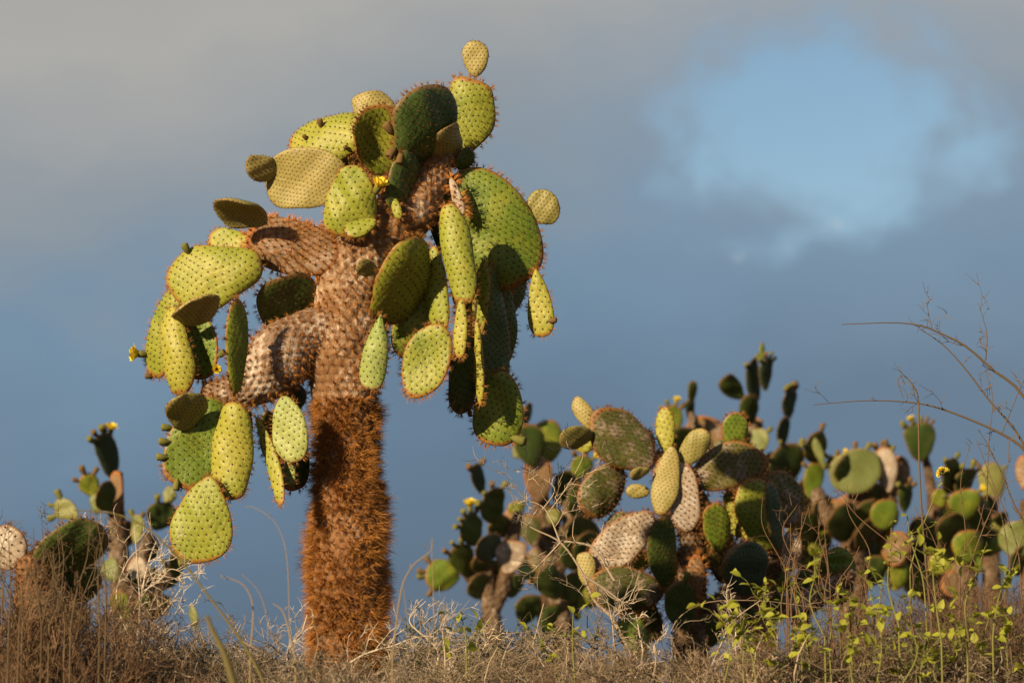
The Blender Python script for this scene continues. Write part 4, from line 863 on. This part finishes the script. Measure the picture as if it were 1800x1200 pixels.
# leafy green shoots: every leaf is a piece of its own
def leaf_mesh(seed):
    r = np.random.default_rng(seed); V, Q = [], []
    for f, wd in ((0, .03), (.2, .24), (.45, .36), (.7, .28), (.9, .12), (1, .01)):
        zc = -.25*f*f+r.normal()*.01; V += [[-wd, f, zc+.35*wd], [0, f, zc], [wd, f, zc+.35*wd]]
    for k in range(5):
        for c in (0, 1): Q.append([k*3+c, k*3+c+1, k*3+c+4, k*3+c+3])
    return np_mesh('leaf', V, Q=Q, mats=[M_LEAF], smooth=True)
LEAVES = [leaf_mesh(i) for i in range(3)]
def shoot(pts, Y, nleaf, size, r, label, group='green leafy shoots', flower=False):
    """a weedy shoot: main stem, a few side sprigs, every leaf a piece of its own"""
    pts = [(q[0]+r.normal()*7*(i > 0), q[1]) for i, q in enumerate(pts)] if not flower else pts
    P, R = line(pts, Y, .0036, .0013); b = P[0]; zg = float(ground_z(b[0], b[1])); root = thing('leafy_shoot', label, 'plant', (b[0], b[1], zg), group)
    if b[2] > zg: P = np.vstack([[b[0], b[1], zg-.03], P]); R = np.append(R[0], R)
    o = Vector((b[0], b[1], zg)); M = Matrix.Translation(o); V, Q = tubes([(P, R)], 5); put('stem', np_mesh('stem', V-np.array(o), Q=Q, mats=[M_STEM_GREEN], smooth=True), root, M)
    sprigs = [(P, .45)]
    for _ in range(0 if flower else 4):
        k = r.integers(len(P)//3, len(P)-3); q = grow(P[k], unit(r.normal(size=3)*[1, .6, .4]+[0, 0, .55]), r.uniform(.07, .19), .0015, 0, r, [], .2)[0]
        V, Q = tubes([(q[1], q[2])], 4); put('sprig', np_mesh('sprig', V-np.array(o), Q=Q, mats=[M_STEM_GREEN], smooth=True), root, M); sprigs.append((q[1], .3))
    for i in range(nleaf):
        S, lo = sprigs[0 if r.random() < .3 else r.integers(len(sprigs))]; k = min(len(S)-1, int(len(S)*(lo+(1-lo)*r.random()**.7)))
        y = unit(r.normal(size=3)*[1, 1, .6]+[0, 0, .25]); x = unit(np.cross(y, [r.normal()*.6, r.normal()*.6-.2, 1])); z_ = np.cross(x, y); s_ = size*r.uniform(.4, 1.2)
        put('leaf', LEAVES[r.integers(3)], root, frame(S[k], x, y, z_) @ Matrix.Diagonal((s_*r.uniform(.8, 1.1), s_, s_, 1)))
    if flower:
        for d in ((-.4, .7), (.5, .6), (-.9, -.1)): put('flower', FLOWER, root, frame(P[-1], *[np.array(v) for v in np.array(Vector((d[0], -.3, d[1])).to_track_quat('Z', 'Y').to_matrix()).T]) @ Matrix.Scale(.5, 4))
LB = 'green leafy shoot standing in the reddish-brown brush'
r7 = np.random.default_rng(70)
for i in range(16):
    x = r7.choice([r7.uniform(180, 520), r7.uniform(700, 980), r7.uniform(1080, 1330)]); h = r7.uniform(70, 150); ln = r7.normal()*35
    twigged('crooked_twig', 'crooked pale twig below '+mark(x), 'twig', [([(x, 1200), (x+ln*.3+r7.normal()*10, 1200-h*.4), (x+ln*.6+r7.normal()*12, 1200-h*.75), (x+ln, 1200-h)], .0058, .0018)], r7.uniform(11.2, 12.2), M_TWIG_WHITE if i % 2 else M_TWIG_PALE, r7, 7, .13, .0017, 2, group='crooked twigs below '+mark(x))
r6 = np.random.default_rng(16)
shoot([(1600, 1000), (1618, 935), (1640, 880), (1658, 832)], 11.4, 3, .03, r6, 'slender green stalk with a small yellow flower on top', None, True)
for pts, nl, s_ in [([(1365, 1180), (1352, 1110), (1340, 1060), (1345, 1018)], 20, .042), ([(1450, 1120), (1445, 1060), (1438, 1010), (1432, 965)], 18, .036), ([(1580, 1100), (1578, 1030), (1575, 970), (1566, 915)], 15, .040),
                    ([(1630, 1120), (1628, 1020), (1612, 950), (1604, 905)], 10, .034), ([(1330, 1200), (1315, 1150), (1300, 1115), (1285, 1095)], 16, .045), ([(1545, 1180), (1545, 1110), (1542, 1060), (1548, 1020)], 15, .042),
                    ([(1700, 1120), (1705, 1060), (1720, 1010), (1730, 960)], 18, .038), ([(1745, 1120), (1750, 1060), (1762, 1000)], 14, .038), ([(1655, 1130), (1652, 1060), (1648, 1000), (1650, 975)], 16, .038), ([(1410, 1200), (1405, 1150), (1395, 1110)], 12, .048),
                    ([(1600, 1210), (1600, 1170), (1612, 1130)], 13, .046), ([(1680, 1200), (1678, 1150), (1690, 1110)], 12, .044), ([(1500, 1210), (1496, 1160), (1510, 1120)], 12, .046)]+[([(x_, 1215), (x_+r6.normal()*10, 1215-h_*.5), (x_+r6.normal()*20, 1215-h_)], 14, .040) for x_, h_ in zip(np.linspace(1270, 1810, 15), r6.uniform(60, 190, 15))]:
    shoot(pts, r6.uniform(10.2, 11.0), nl+8, s_*1.05, r6, 'green leafy shoot standing before '+mark(pts[-1][0]), 'green shoots before '+mark(pts[-1][0]))
for pts, nl in [([(1010, 1190), (1003, 1140), (1000, 1100), (1008, 1065)], 11), ([(828, 1200), (832, 1150), (835, 1105)], 10), ([(985, 1200), (965, 1160), (960, 1130)], 9), ([(820, 1180), (816, 1120), (812, 1070)], 9)]:
    shoot(pts, r6.uniform(10.8, 11.4), nl+4, .045, r6, 'small leafy shoot below '+mark(pts[-1][0]), 'green shoots in the grey brush')

# dry grass and litter over the soil
n_ = 16000; gxs = rs_.uniform(-3.6, 3.9, n_); gys = rs_.uniform(8.6, 15.5, n_); gz_ = ground_z(gxs, gys)
P = np.stack([gxs, gys, gz_], 1); hgt = (.03+.09*rs_.random((n_, 1))**2); lean = rs_.normal(size=(n_, 3))*[.4, .4, 0]+[0, 0, 1]
a = unit(np.cross(lean, rs_.normal(size=(n_, 3))))*.0022
V = np.stack([P-a-[0, 0, .01], P+a-[0, 0, .01], P+unit(lean)*hgt], 1).reshape(-1, 3)
o = put('dry_grass', np_mesh('dry_grass', V, np.arange(n_*3).reshape(-1, 3), mats=[M_LEAF_DRY]), None, None, 'stuff'); o['label'] = 'short dry straw-coloured grass covering the soil'; o['category'] = 'grass'
